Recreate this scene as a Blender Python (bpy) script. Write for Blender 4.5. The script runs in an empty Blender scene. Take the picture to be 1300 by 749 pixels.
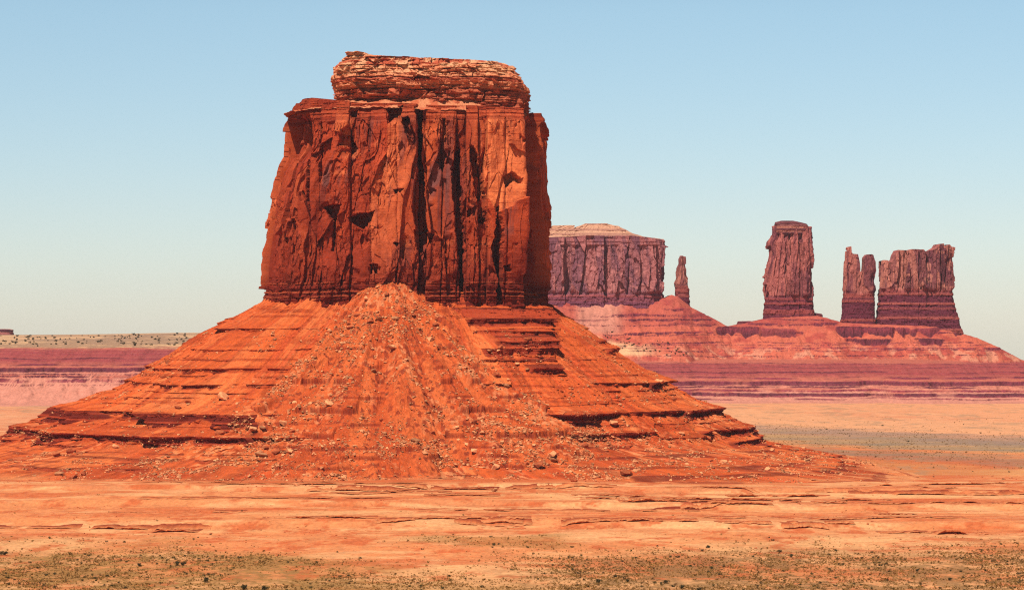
import bpy, bmesh, math, random, time
T_START = time.time()
import numpy as np
random.seed(7)
RNG = np.random.default_rng(11)

# ------------------------------------------------------------------ scene basics
F = 3344.0          # focal length in photograph pixels (1300 wide)
EYE = 100.0         # eye height above the valley floor, metres
HOR = 415.0         # row of the horizon
scene = bpy.context.scene
COL = scene.collection

def px_x(px, Y): return (px - 650.0) * Y / F
def py_z(py, Y): return EYE + (HOR - py) * Y / F

# ------------------------------------------------------------------ noise
U = np.uint32
def _h(ix, iy, iz, seed):
    h = ix.view(U) * U(374761393) + iy.view(U) * U(668265263) + iz.view(U) * U(2147483647) + U((seed * 974634777) & 0xffffffff)
    h = (h ^ (h >> U(13))) * U(1274126177)
    h = (h ^ (h >> U(15))) * U(2246822519)
    h = h ^ (h >> U(13))
    return (h & U(0xffffff)).astype(np.float32) * np.float32(1 / 16777216.0)

def chunked(fn, nout=1):
    """run a point-wise function in cache-sized pieces"""
    def run(*args, **kw):
        na = len([a for a in args if isinstance(a, np.ndarray)])
        arrs = np.broadcast_arrays(*[np.asarray(a) for a in args[:fn.nin]])
        shp = arrs[0].shape; n = arrs[0].size; rest = args[fn.nin:]
        outs = [np.empty(n, np.float32) for _ in range(nout)]
        if n:
            fl = [a.reshape(-1) for a in arrs] if n < 40000 else None
            if fl is None: fl = [np.ascontiguousarray(a).reshape(-1) for a in arrs]
            for i in range(0, n, 32768):
                r = fn(*[f[i:i + 32768].astype(np.float32) for f in fl], *rest, **kw)
                if nout == 1: r = (r,)
                for o_, v in zip(outs, r): o_[i:i + 32768] = v
        outs = [o_.reshape(shp) for o_ in outs]
        return outs[0] if nout == 1 else tuple(outs)
    return run

Z0 = np.zeros(1, dtype=np.int32)
def rnd2(ix, iy, seed=0): return _h(np.asarray(ix).astype(np.int32), np.asarray(iy).astype(np.int32), Z0, seed)

def _vn2(x, y, seed=0):
    x = np.asarray(x, np.float32); y = np.asarray(y, np.float32)
    xf = np.floor(x); yf = np.floor(y)
    fx = x - xf; fy = y - yf
    xi = xf.astype(np.int32).view(U) * U(374761393); yi = yf.astype(np.int32).view(U) * U(668265263) + U((seed * 974634777) & 0xffffffff)
    x1 = xi + U(374761393); y1 = yi + U(668265263)
    def hh(h):
        h = (h ^ (h >> U(13))) * U(1274126177); h = (h ^ (h >> U(15))) * U(2246822519); h = h ^ (h >> U(13))
        return (h & U(0xffffff)).astype(np.float32)
    fx = fx * fx * fx * (fx * (fx * 6 - 15) + 10); fy = fy * fy * fy * (fy * (fy * 6 - 15) + 10)
    a = hh(xi + yi); b = hh(x1 + yi); c = hh(xi + y1); d = hh(x1 + y1)
    a += (b - a) * fx; c += (d - c) * fx
    return (a + (c - a) * fy) * np.float32(2 / 16777216.0) - 1

def _fbm2(x, y, oct=4, seed=0, gain=0.5):
    s = 0.0; a = 1.0; t = 0.0
    for o in range(oct):
        s = s + a * _vn2(x * np.float32(2.03 ** o) + np.float32(o * 17.3), y * np.float32(2.03 ** o) - np.float32(o * 9.1), seed + o); t += a; a *= gain
    return s * np.float32(1.4 / t)
_vn2.nin = 2; _fbm2.nin = 2
vn2 = chunked(_vn2); fbm2 = chunked(_fbm2)

def sstep(a, b, x):
    t = np.clip((x - a) / (b - a), 0, 1); return t * t * (3 - 2 * t)
def lerp(a, b, t): return a + (b - a) * t
def mixc(a, b, t): return a + (b - a) * t[..., None]
def C(r, g, b): return np.array([r, g, b], dtype=np.float64)

def _facets(x, y, seed=0, tilt=1.0):
    """jittered cells, each a tilted plane: returns (offset, cell random, distance to the border)"""
    xi = np.floor(x).astype(np.int32); yi = np.floor(y).astype(np.int32)
    best = np.full(x.shape, 1e9); sec = np.full(x.shape, 1e9)
    off = np.zeros(x.shape); cr = np.zeros(x.shape)
    for dx in (-1, 0, 1):
        for dy in (-1, 0, 1):
            cx = xi + dx; cy = yi + dy
            jx = cx + 0.15 + 0.7 * rnd2(cx, cy, seed); jy = cy + 0.1 + 0.8 * rnd2(cx, cy, seed + 1)
            ex = x - jx; ey = y - jy
            d = ex * ex * 1.3 + ey * ey + 0.5 * np.abs(ex) + 0.4 * np.abs(ey)
            r = rnd2(cx, cy, seed + 2)
            pl = (r * 2 - 1) + tilt * (ex * (rnd2(cx, cy, seed + 3) * 2 - 1) * 1.6 + ey * (rnd2(cx, cy, seed + 4) * 2 - 1) * 1.2)
            m = d < best
            sec = np.where(m, best, np.minimum(sec, d))
            off = np.where(m, pl, off); cr = np.where(m, rnd2(cx, cy, seed + 5), cr)
            best = np.where(m, d, best)
    return off, cr, sec - best
_facets.nin = 2
facets = chunked(_facets, 3)

def _blocks(s, z, lh, bw, seed=0):
    """bedded rock: every layer is split into blocks that stand out by different amounts (0..1)"""
    zz = z / lh
    k = np.floor(zz).astype(np.int32)
    lr = rnd2(k, k * 0, seed)
    ss = s / (bw * (0.6 + 0.9 * rnd2(k, k * 0, seed + 1))) + lr * 37.0 + 0.35 * _vn2(s / bw * 1.7, zz * 0.3, seed + 9)
    b = np.floor(ss).astype(np.int32)
    v = 0.55 * lr + 0.45 * rnd2(b, k, seed + 2)
    fz = zz - k
    edge = np.minimum(fz, 1 - fz)
    return v, lr, edge
_blocks.nin = 2
blocks = chunked(_blocks, 3)

# ------------------------------------------------------------------ objects
def tag(o, label=None, cat=None, group=None, kind=None):
    if label: o['label'] = label
    if cat: o['category'] = cat
    if group: o['group'] = group
    if kind: o['kind'] = kind
    return o

def empty(name, loc):
    o = bpy.data.objects.new(name, None); COL.objects.link(o); o.location = loc
    o.empty_display_size = 10
    return o

def mesh_np(name, V, faces, mat, tint=None, parent=None, smooth=False):
    """V (n,3) world positions, faces (m,k) with one k"""
    me = bpy.data.meshes.new(name)
    V = np.ascontiguousarray(V, dtype=np.float32)
    faces = np.ascontiguousarray(faces, dtype=np.int32)
    m, k = faces.shape
    if parent is not None:
        V = V - np.array(parent.location, dtype=np.float32)
    me.vertices.add(len(V)); me.vertices.foreach_set('co', V.ravel())
    me.loops.add(m * k); me.loops.foreach_set('vertex_index', faces.ravel())
    me.polygons.add(m)
    me.polygons.foreach_set('loop_start', np.arange(0, m * k, k, dtype=np.int32))
    me.polygons.foreach_set('loop_total', np.full(m, k, dtype=np.int32))
    me.polygons.foreach_set('use_smooth', np.full(m, smooth, dtype=bool))
    me.update(calc_edges=True)
    if tint is not None:
        at = me.color_attributes.new('tint', 'FLOAT_COLOR', 'POINT')
        c = np.ones((len(V), 4), dtype=np.float32); c[:, :3] = np.clip(tint.reshape(-1, 3), 0.003, 0.9)
        at.data.foreach_set('color', c.ravel())
    me.materials.append(mat)
    o = bpy.data.objects.new(name, me); COL.objects.link(o)
    if parent is not None: o.parent = parent
    return o

def grid_faces(nr, nc, closed=False):
    r = np.arange(nr - 1)[:, None]; c = np.arange(nc if closed else nc - 1)[None, :]
    a = r * nc + c; b = r * nc + (c + 1) % nc
    return np.stack([a, b, b + nc, a + nc], -1).reshape(-1, 4)

# ------------------------------------------------------------------ materials
def rock_mat(name, scale, bump, var=0.25, rough=0.92, fine=0.3):
    m = bpy.data.materials.new(name); m.use_nodes = True
    nt = m.node_tree; N = nt.nodes; L = nt.links
    bs = N['Principled BSDF']; bs.inputs['Roughness'].default_value = rough
    bs.inputs['Specular IOR Level'].default_value = 0.15
    at = N.new('ShaderNodeAttribute'); at.attribute_name = 'tint'
    ge = N.new('ShaderNodeNewGeometry')
    n1 = N.new('ShaderNodeTexNoise'); n1.inputs['Scale'].default_value = scale; n1.inputs['Detail'].default_value = 5
    n1.inputs['Roughness'].default_value = 0.65
    L.new(ge.outputs['Position'], n1.inputs['Vector'])
    mr = N.new('ShaderNodeMapRange'); mr.inputs['From Min'].default_value = 0.3; mr.inputs['From Max'].default_value = 0.7
    mr.inputs['To Min'].default_value = 1 - var; mr.inputs['To Max'].default_value = 1 + var
    L.new(n1.outputs['Fac'], mr.inputs['Value'])
    mx = N.new('ShaderNodeVectorMath'); mx.operation = 'SCALE'
    L.new(at.outputs['Color'], mx.inputs[0]); L.new(mr.outputs['Result'], mx.inputs['Scale'])
    L.new(mx.outputs['Vector'], bs.inputs['Base Color'])
    n2 = N.new('ShaderNodeTexNoise'); n2.inputs['Scale'].default_value = scale * 2.3; n2.inputs['Detail'].default_value = 6
    n2.inputs['Roughness'].default_value = 0.7
    L.new(ge.outputs['Position'], n2.inputs['Vector'])
    bp = N.new('ShaderNodeBump'); bp.inputs['Strength'].default_value = bump; bp.inputs['Distance'].default_value = fine
    L.new(n2.outputs['Fac'], bp.inputs['Height']); L.new(bp.outputs['Normal'], bs.inputs['Normal'])
    return m

M_CLIFF = rock_mat('cliff_rock', 0.8, 0.5, 0.2, fine=0.4)
M_TALUS = rock_mat('talus_rock', 1.1, 0.8, 0.25, fine=0.4)
M_FAR = rock_mat('far_rock', 0.35, 0.7, 0.2, fine=1.2)
M_SAND = rock_mat('desert_soil', 0.6, 0.6, 0.16, fine=0.25)

def plain_mat(name, col, var=0.35, scale=1.5, rough=0.9, isl=0.0):
    m = bpy.data.materials.new(name); m.use_nodes = True
    nt = m.node_tree; N = nt.nodes; L = nt.links
    bs = N['Principled BSDF']; bs.inputs['Roughness'].default_value = rough
    bs.inputs['Specular IOR Level'].default_value = 0.15
    ge = N.new('ShaderNodeNewGeometry'); n1 = N.new('ShaderNodeTexNoise')
    n1.inputs['Scale'].default_value = scale; n1.inputs['Detail'].default_value = 4
    L.new(ge.outputs['Position'], n1.inputs['Vector'])
    cr = N.new('ShaderNodeValToRGB')
    cr.color_ramp.elements[0].position = 0.3; cr.color_ramp.elements[1].position = 0.7
    cr.color_ramp.elements[0].color = (*[c * (1 - var) for c in col], 1)
    cr.color_ramp.elements[1].color = (*[min(0.9, c * (1 + var)) for c in col], 1)
    L.new(n1.outputs['Fac'], cr.inputs['Fac'])
    if isl:
        mr = N.new('ShaderNodeMapRange'); mr.inputs['To Min'].default_value = 1 - isl; mr.inputs['To Max'].default_value = 1 + 0.45 * isl
        L.new(ge.outputs['Random Per Island'], mr.inputs['Value'])
        sc = N.new('ShaderNodeVectorMath'); sc.operation = 'SCALE'
        L.new(cr.outputs['Color'], sc.inputs[0]); L.new(mr.outputs['Result'], sc.inputs['Scale']); L.new(sc.outputs['Vector'], bs.inputs['Base Color'])
    else:
        L.new(cr.outputs['Color'], bs.inputs['Base Color'])
    return m

M_BOULDER = plain_mat('boulder_rock', (0.62, 0.24, 0.10), 0.25, 0.5, isl=0.5)
M_BOULDER_RED = plain_mat('boulder_red_rock', (0.44, 0.10, 0.035), 0.3, 0.5, isl=0.3)
M_SHRUB = plain_mat('shrub_leaves', (0.10, 0.068, 0.020), 0.45, 0.9)
M_SHRUB_DARK = plain_mat('shrub_dark_leaves', (0.055, 0.044, 0.016), 0.4, 0.9)
M_GRASS = plain_mat('dry_sage', (0.24, 0.115, 0.028), 0.5, 0.12)

# ------------------------------------------------------------------ a generic rock column (cliff)
def unit_curve(n_exp, ncols, ratio, front_share=0.7):
    """points on |x|^n+|y|^n=1, evenly spaced by length (depth scaled by ratio), denser at the front (y<0)"""
    t = np.linspace(0, 2 * np.pi, 20001)[:-1] + np.pi / 2     # starts at the back
    c = np.cos(t); s = np.sin(t)
    x = np.sign(c) * np.abs(c) ** (2 / n_exp); y = np.sign(s) * np.abs(s) ** (2 / n_exp)
    x2 = np.append(x, x[0]); y2 = np.append(y, y[0])
    dl = np.hypot(np.diff(x2), np.diff(y2) * ratio)
    w = np.where(y < 0.35, 1.0, (1 - front_share) / front_share)
    cum = np.concatenate([[0], np.cumsum(dl * w)])
    tt = np.linspace(0, cum[-1], ncols + 1)[:-1]
    ux = np.interp(tt, cum, x2); uy = np.interp(tt, cum, y2)
    arc = np.interp(tt, cum, np.concatenate([[0], np.cumsum(dl)]))
    return ux, uy, arc

def column(name, mat, Yc, left, right, top, zbot, ratio, n_exp, ncols, nrows, disp, parent, topcol, yexpand=1.0, ridge=1.0, smooth=False, Yz=None, inset=0.0):

    """left/right: silhouette [(px,py)...] at depth Yc; top: [(px,py)...] skyline; disp(s,Z,X,Y,ux)->(offset, colour)"""
    Yz = Yz or Yc
    left = sorted(((py_z(b, Yz), px_x(a, Yc)) for a, b in left)); right = sorted(((py_z(b, Yz), px_x(a, Yc)) for a, b in right))
    lz = [p[0] for p in left]; lx = [p[1] for p in left]; rz = [p[0] for p in right]; rx = [p[1] for p in right]
    tx = [px_x(a, Yc) for a, b in top]; tz = [py_z(b, Yz) for a, b in top]
    if inset: left = [(z_, x_ + inset) for z_, x_ in left]; right = [(z_, x_ - inset) for z_, x_ in right]
    ux, uy, arc = unit_curve(n_exp, ncols, ratio)
    zt_ref = max(tz)
    t = np.linspace(0, 1, nrows)[:, None]
    # skyline as a function of ux: use the widths near the top
    x_top = 0.5 * (np.interp(zt_ref, lz, lx) + np.interp(zt_ref, rz, rx)) + ux * 0.5 * (np.interp(zt_ref - 6, rz, rx) - np.interp(zt_ref - 6, lz, lx))
    a_base = 0.5 * (np.interp(zbot, rz, rx) - np.interp(zbot, lz, lx))
    ztop = np.interp(x_top, tx, tz)
    Zs = zbot + t * (ztop[None, :] - zbot)
    xl = np.interp(Zs, lz, lx); xr = np.interp(Zs, rz, rx)
    a = (xr - xl) / 2; xc = (xr + xl) / 2
    X = xc + a * ux; b = (a * ratio * yexpand); Y = Yc + b * uy
    # plan normal
    nx = np.roll(uy, -1) * ratio - np.roll(uy, 1) * ratio; ny = -(np.roll(ux, -1) - np.roll(ux, 1))
    ln = np.hypot(nx, ny) + 1e-9; nx = nx / ln; ny = ny / ln
    sgn = np.sign(np.sum(nx * ux + ny * uy)); nx = nx * sgn; ny = ny * sgn
    s = arc[None, :] * a_base + Zs * 0
    off, col = disp(s, Zs, X, Y, ux[None, :] + Zs * 0)
    V = np.stack([X + nx * off, Y + ny * off, Zs], -1)
    rows = [V]; cols = [col]
    # close the top: bring the front and back edges together over the centre line
    last = V[-1]
    nk = max(6, int(nrows * 0.12))
    for k in range(1, nk + 1):
        q = 1 - k / nk
        Yk = Yc + (last[:, 1] - Yc) * q
        Xk = last[:, 0] + 0 * q
        zz = ztop + ridge * (1 - q * q) * 1.2 + fbm2(Xk / 9, Yk / 9, 4, 5) * 1.3 * ridge * (1 - q) ** 0.4
        rows.append(np.stack([Xk, Yk, zz], -1)[None]); cols.append((topcol * (1 + 0.2 * fbm2(Xk / 5, Yk / 5, 3, 8)[:, None]))[None])
    V = np.concatenate(rows, 0); col = np.concatenate(cols, 0)
    o = mesh_np(name, V.reshape(-1, 3), grid_faces(V.shape[0], V.shape[1], True), mat, col, parent, smooth)
    return o

# ================================================================== THE MAIN BUTTE
YC = 1980.0
XC = px_x(515, YC)
YFRONT = 1892.0

def P2(X, Y, Z): return 650 + F * X / Y, HOR - F * (Z - EYE) / Y

def poly_sd(px, py, poly):
    """inside distance (photograph pixels), 0 outside"""
    inside = np.zeros(px.shape, bool); d = np.full(px.shape, 1e9)
    n = len(poly)
    for i in range(n):
        x0, y0 = poly[i]; x1, y1 = poly[(i + 1) % n]
        cond = ((y0 > py) != (y1 > py))
        xx = (x1 - x0) * (py - y0) / ((y1 - y0) if y1 != y0 else 1e-9) + x0
        inside ^= cond & (px < xx)
        ex, ey = x1 - x0, y1 - y0
        t = np.clip(((px - x0) * ex + (py - y0) * ey) / (ex * ex + ey * ey + 1e-9), 0, 1)
        d = np.minimum(d, np.hypot(px - x0 - t * ex, py - y0 - t * ey))
    return np.where(inside, d, 0)

# kind, depth (m), polygon.  a = alcove under an overhang, c = open joint
FEATS = [
    ('a', 7, [(363, 150), (379, 152), (388, 172), (393, 206), (376, 208), (361, 206)]),
    ('c', 6, [(385, 205), (390, 205), (392, 235), (391, 268), (387, 268), (386, 235)]),
    ('c', 5, [(404, 155), (411, 155), (410, 200), (407, 270), (404, 270), (405, 200)]),
    ('a', 7, [(434, 166), (444, 160), (447, 175), (454, 190), (446, 200), (438, 188), (430, 186)]),
    ('a', 6, [(444, 140), (456, 140), (452, 150), (446, 152)]),
    ('a', 8, [(490, 136), (512, 134), (508, 150), (499, 164), (493, 152)]),
    ('c', 9, [(509, 150), (518, 147), (531, 176), (529, 192), (521, 186)]),
    ('c', 14, [(526, 136), (538, 134), (539, 170), (536, 210), (542, 262), (543, 296), (528, 298), (524, 262), (529, 215), (531, 180)]),
    ('a', 11, [(526, 293), (553, 297), (546, 312), (535, 323), (528, 316)]),
    ('a', 12, [(441, 278), (456, 271), (476, 268), (470, 283), (459, 292), (450, 287)]),
    ('a', 9, [(411, 261), (435, 259), (430, 272), (426, 283), (418, 276)]),
    ('c', 5, [(421, 280), (428, 280), (428, 322), (423, 320)]),
    ('c', 11, [(576, 190), (584, 188), (586, 250), (590, 300), (588, 345), (591, 392), (583, 392), (581, 320), (577, 280), (574, 230)]),
    ('c', 9, [(595, 184), (602, 190), (611, 225), (617, 255), (618, 284), (607, 284), (603, 250), (597, 215)]),
    ('c', 13, [(629, 262), (633, 262), (636, 300), (635, 345), (638, 400), (630, 402), (627, 350), (622, 320), (626, 290)]),
    ('a', 8, [(638, 224), (650, 219), (660, 226), (661, 236), (652, 231), (641, 240)]),
    ('a', 14, [(665, 158), (686, 162), (680, 178), (668, 210), (665, 190)]),
    ('c', 5, [(560, 152), (566, 150), (567, 200), (561, 222), (557, 200)]),
    ('a', 5, [(500, 240), (515, 240), (511, 246), (503, 247)]),
    ('a', 5, [(469, 335), (482, 335), (481, 348), (471, 350)]),
    ('a', 6, [(636, 338), (645, 336), (646, 346), (638, 346)]),
    ('a', 5, [(592, 268), (604, 262), (602, 276), (594, 280)]),
    ('a', 4, [(552, 205), (566, 205), (560, 212)]),
    ('a', 5, [(341, 300), (352, 300), (352, 316), (343, 318)]),
    ('a', 4, [(498, 308), (509, 308), (504, 316)]),
    ('c', 3, [(596, 205), (598, 205), (597, 260), (595, 260)]),
]
PANELS = [(330, -5), (362, -3), (392, 0.0), (409, 3.0), (445, 0.5), (471, 1.6), (505, 4.5), (531, -1.0), (541, 2.0), (560, 0.3), (580, -2.0), (592, 3.4), (607, 0.5), (618, 4.2), (640, 3.4), (664, -11.0), (684, -9.5), (710, -10)]

def cliff_disp(s, Z, X, Y, ux):
    px, py = P2(X, Y, Z)
    wob = 1.6 * fbm2(s / 9, Z / 14, 4, 21); wob2 = 1.4 * fbm2(s / 6, Z / 9, 4, 33)
    qx = px + wob * 1.3 + 1.2 * fbm2(s / 2.5, Z / 3.5, 3, 35); qy = py + wob2 * 1.3 + 1.2 * fbm2(s / 2.5, Z / 3.5, 3, 37)
    front = (Y < YC - 5)
    off = np.zeros(px.shape)
    # major slabs
    xs = np.array([p[0] for p in PANELS], float); vs = np.array([p[1] for p in PANELS])
    wx = px + 1.7 * fbm2(s / 200 + 3, Z / 30, 4, 41) + 0.4 * wob
    idx = np.clip(np.searchsorted(xs, wx) - 1, 0, len(xs) - 1)
    pan = vs[idx]
    # slabs widen the gap a little near the joint: rounded edges
    dl = wx - xs[idx]; dr = np.where(idx + 1 < len(xs), xs[np.clip(idx + 1, 0, len(xs) - 1)], 999) - wx
    edge = np.clip(np.minimum(dl, dr), 0, 50)
    massive = sstep(110, 135, Z) * (1 - sstep(246, 256, Z)) * 0.85 + 0.15
    off += np.where(front, 1.7 * pan * (0.35 + 0.65 * massive) - 1.4 * np.exp(-edge / 1.6) * massive, 4 * fbm2(s / 30, Z / 90, 3, 77))
    # spalled faces
    xw = s + 1.6 * fbm2(s / 26, Z / 34, 3, 55)
    f1, r1, b1 = facets(xw / 21, Z / 62, 101, 1.0)
    f2, r2, b2 = facets(xw / 8.5 + 3, (Z + 2.5 * fbm2(s / 18, Z / 18, 2, 9)) / 25, 131, 1.0)
    f3, r3, b3 = facets(xw / 2.4 + 9, (Z + 1.0 * fbm2(s / 7, Z / 7, 2, 19)) / 5.5, 171, 1.0)
    rough_zone = sstep(-0.05, 0.5, fbm2(s / 26, Z / 30, 3, 61) + 0.35 * sstep(265, 320, py))
    off += massive * (3.4 * f1 + (0.45 + 1.9 * rough_zone) * f2 + (0.02 + 0.75 * rough_zone) * f3)
    off += (0.22 + 0.4 * rough_zone) * fbm2(s / 4.0, Z / 5.0, 5, 81, 0.6)
    off += massive * 0.4 * fbm2(s / 7.0, Z / 60.0, 3, 85)
    # bedded zones at the foot and at the rim
    foot = 1 - sstep(124, 142, Z + 3.5 * fbm2(s / 25, Z / 30, 3, 91))
    rim = sstep(247, 250, Z + 2 * fbm2(s / 25, Z / 30, 3, 95))
    Zw = Z + 0.8 * fbm2(s / 40, Z / 40, 2, 15)
    v1, l1, e1 = blocks(s, Zw, 2.6, 9, 201); v2, l2, e2 = blocks(s, Zw + 0.7, 1.1, 5, 231)
    off += foot * (4.2 * (v1 - 0.5) + 2.0 * (v2 - 0.5) + (142 - np.minimum(Z, 142)) * 0.10 - 1.2)
    off += rim * (1.6 * (v1 - 0.5) + 1.0 * (v2 - 0.5) - (Z - 248) * 0.12)
    off += (1 - foot) * (1 - rim) * 0.35 * (v1 - 0.5)
    # small spalled hollows with a roof
    fh, rh, bh = facets(s / 7 + 31, Z / 11, 181, 0.0)
    cyz = (Z / 11) % 1.0
    hol = (rh > 0.84) * sstep(0.02, 0.3, bh) * (1 - foot) * (1 - rim) * massive
    off -= 2.6 * hol * sstep(-0.5, 0.6, fbm2(s / 12, Z / 12, 3, 185) + 0.3)
    # named hollows and open joints
    rec = np.zeros(px.shape)
    for kind, dep, poly in FEATS:
        ax = [p[0] for p in poly]; ay = [p[1] for p in poly]
        m = front & (px > min(ax) - 6) & (px < max(ax) + 6) & (py > min(ay) - 6) & (py < max(ay) + 6)
        if not m.any(): continue
        sd = poly_sd(qx[m], qy[m], poly)
        if kind == 'a':
            d = dep * sstep(0, 1.3, sd) * np.clip((max(ay) - qy[m]) / (max(ay) - min(ay)) * 1.2 + 0.12, 0, 1) ** 0.55
        else:
            d = dep * sstep(0, 2.4, sd)
        rec[m] = np.maximum(rec[m], d)
    off += massive * 3.6 * fbm2(s / 26, Z / 42, 3, 89) * sstep(-0.95, -0.6, ux) * sstep(0.98, 0.8, ux)
    off -= rec * 1.35
    # cliff colour by position: rock tones, plus lit slabs painted brighter
    base = C(0.52, 0.088, 0.021); lightc = C(0.72, 0.18, 0.058); red = C(0.40, 0.048, 0.014); varn = C(0.19, 0.058, 0.045)
    deep = C(0.22, 0.020, 0.008)
    col = np.broadcast_to(base, px.shape + (3,)).copy()
    col = mixc(col, lightc, np.clip(0.75 * sstep(0.45, 0.95, r1) + 0.5 * sstep(0.6, 1, r2), 0, 0.9) * massive)
    col = mixc(col, red, 0.8 * sstep(0.55, 0.1, r1) * 0.9)
    st = fbm2(s / 3.0, Z / 55, 4, 301); blot = fbm2(s / 17, Z / 30, 4, 311)
    col = mixc(col, varn, 0.75 * sstep(0.1, 0.6, st * 0.6 + blot * 0.8) * massive)
    col = mixc(col, lightc, 0.8 * sstep(0.35, 0.7, fbm2(s / 7, Z / 7, 5, 321)) * rough_zone * massive)
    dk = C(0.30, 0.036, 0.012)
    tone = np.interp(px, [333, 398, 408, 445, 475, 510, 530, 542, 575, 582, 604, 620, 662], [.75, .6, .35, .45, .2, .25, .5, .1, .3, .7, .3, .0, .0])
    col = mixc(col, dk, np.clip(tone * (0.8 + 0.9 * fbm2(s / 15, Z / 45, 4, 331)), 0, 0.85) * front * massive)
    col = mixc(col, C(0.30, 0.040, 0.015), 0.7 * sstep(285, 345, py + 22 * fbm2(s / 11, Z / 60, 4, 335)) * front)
    pv = np.clip(sstep(0.0, 0.5, fbm2(s / 9, Z / 30, 3, 337)) , 0, 1) * (np.exp(-((px - 558) / 14) ** 2 - ((py - 225) / 38) ** 2) + np.exp(-((px - 417) / 14) ** 2 - ((py - 225) / 40) ** 2) + 0.7 * np.exp(-((px - 610) / 16) ** 2 - ((py - 240) / 25) ** 2))
    col = mixc(col, C(0.24, 0.088, 0.070), np.clip(pv * 1.3, 0, 0.9) * front)
    side_dark = sstep(420, 340, px) * 0.55 + sstep(662, 668, px) * 0.4  # darker towards the left edge and right of the corner
    col = mixc(col, red * 0.85, np.clip(side_dark, 0, 1) * front)
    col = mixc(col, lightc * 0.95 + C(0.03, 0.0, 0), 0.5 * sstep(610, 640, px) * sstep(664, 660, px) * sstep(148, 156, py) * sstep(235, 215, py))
    bedc = mixc(mixc(np.broadcast_to(red * 0.72, col.shape), deep * 0.8, sstep(0.3, 0.5, l1)), C(0.50, 0.11, 0.04), 0.7 * sstep(0.82, 0.88, l2))
    col = mixc(col, bedc, np.clip(foot + 0.55 * rim, 0, 1) * 0.92)
    
    bright = np.clip(sstep(596, 625, px) * sstep(668, 660, px) * sstep(330, 250, py) + np.exp(-((px - 500) / 28) ** 2 - ((py - 235) / 70) ** 2) + np.exp(-((px - 556) / 16) ** 2 - ((py - 170) / 22) ** 2) + 0.5 * np.exp(-((px - 440) / 22) ** 2 - ((py - 190) / 50) ** 2), 0, 1)  # slabs seen as lit are painted brighter, the rest dimmer
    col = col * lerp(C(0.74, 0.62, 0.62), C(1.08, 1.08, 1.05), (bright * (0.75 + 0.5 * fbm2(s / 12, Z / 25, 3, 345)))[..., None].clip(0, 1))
    col = col * (1 + 0.16 * fbm2(s / 2, Z / 2, 3, 341))[..., None]
    return off, col

butte = empty('sandstone_butte', (XC, YC, 0))
tag(butte, 'huge orange red sandstone butte with blocky cap on a wide stepped rubble cone', 'butte')

topcol = C(0.55, 0.19, 0.085)
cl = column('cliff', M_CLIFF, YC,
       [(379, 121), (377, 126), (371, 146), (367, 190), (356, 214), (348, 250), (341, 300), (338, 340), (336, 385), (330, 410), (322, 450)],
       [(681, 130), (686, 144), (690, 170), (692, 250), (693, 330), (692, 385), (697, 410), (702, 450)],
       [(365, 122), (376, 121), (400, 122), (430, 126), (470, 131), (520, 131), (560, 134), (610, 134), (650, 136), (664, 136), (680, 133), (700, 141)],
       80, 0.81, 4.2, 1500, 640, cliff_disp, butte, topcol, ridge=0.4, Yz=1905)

def cap_disp(s, Z, X, Y, ux):
    px, py = P2(X, Y, Z)
    Zw = Z + 0.9 * fbm2(s / 30, Z / 30, 3, 15)
    v1, l1, e1 = blocks(s, Zw, 3.0, 13, 401); v2, l2, e2 = blocks(s, Zw + 0.4, 1.3, 6, 431); v3, l3, e3 = blocks(s, Zw, 5.2, 26, 451)
    off = 5.5 * (v3 - 0.5) + 4.2 * (v1 - 0.5) + 2.2 * (v2 - 0.5) + 1.2 * fbm2(s / 4, Z / 3, 4, 461) + 3.0 * fbm2(s / 14, Z / 30, 3, 463)
    f2, r2, b2 = facets(s / 6.0, Z / 5.0, 471, 1.0); f4, r4, b4 = facets(s / 15.0 + 5, Z / 8.0, 475, 1.0)
    off += (1.2 * f2 + 2.4 * f4)
    off *= lerp(1.0, 0.55, sstep(0.85, 0.97, np.abs(ux)))
    h = (Z - 262) / 30
    off -= 6.5 * sstep(0.24, 0.10, h) * sstep(0.15, -0.2, ux) * sstep(-0.97, -0.85, ux)
    gn = sstep(-0.1, 0.35, fbm2(s / 14, Z / 4, 3, 477))
    off -= gn * (3.0 * sstep(0.16, 0.05, e1) * (l1 > 0.35) + 1.0 * sstep(0.2, 0.1, e2) * (l2 > 0.6))      # deep undercut below the left half
    off -= 2.5 * sstep(0.95, 1.1, h)
    base = C(0.60, 0.19, 0.085); red = C(0.42, 0.075, 0.032); pale = C(0.68, 0.34, 0.17); deep = C(0.16, 0.022, 0.010)
    col = mixc(np.broadcast_to(base, px.shape + (3,)), red, sstep(0.6, 0.3, l1) * 0.95)
    col = mixc(col, deep, 0.55 * sstep(0.25, 0.12, l2))
    col = mixc(col, pale, np.clip(sstep(0.55, 0.9, h) * 0.8 + 0.2 * sstep(0.7, 0.9, v2), 0, 1) * sstep(-0.5, 0.3, fbm2(s / 6, Z / 3, 3, 491)))
    col = mixc(col, red * 0.8, sstep(0.5, 0.1, h) * 0.7)
    return off, col
cap = column('cap_rock', M_CLIFF, YC,
       [(441, 70), (434, 76), (429, 84), (428, 96), (426, 104), (430, 110), (429, 124), (428, 140)],
       [(648, 82), (652, 90), (661, 98), (665, 106), (667, 116), (668, 130), (668, 140)],
       [(420, 78), (436, 73), (446, 69), (456, 68), (468, 72), (480, 74), (520, 76), (560, 78), (610, 80), (640, 82), (652, 84), (670, 92)],
       253, 0.95, 4.4, 1100, 130, cap_disp, butte, C(0.62, 0.28, 0.13), ridge=0.5, Yz=1945, inset=4.6)

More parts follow.
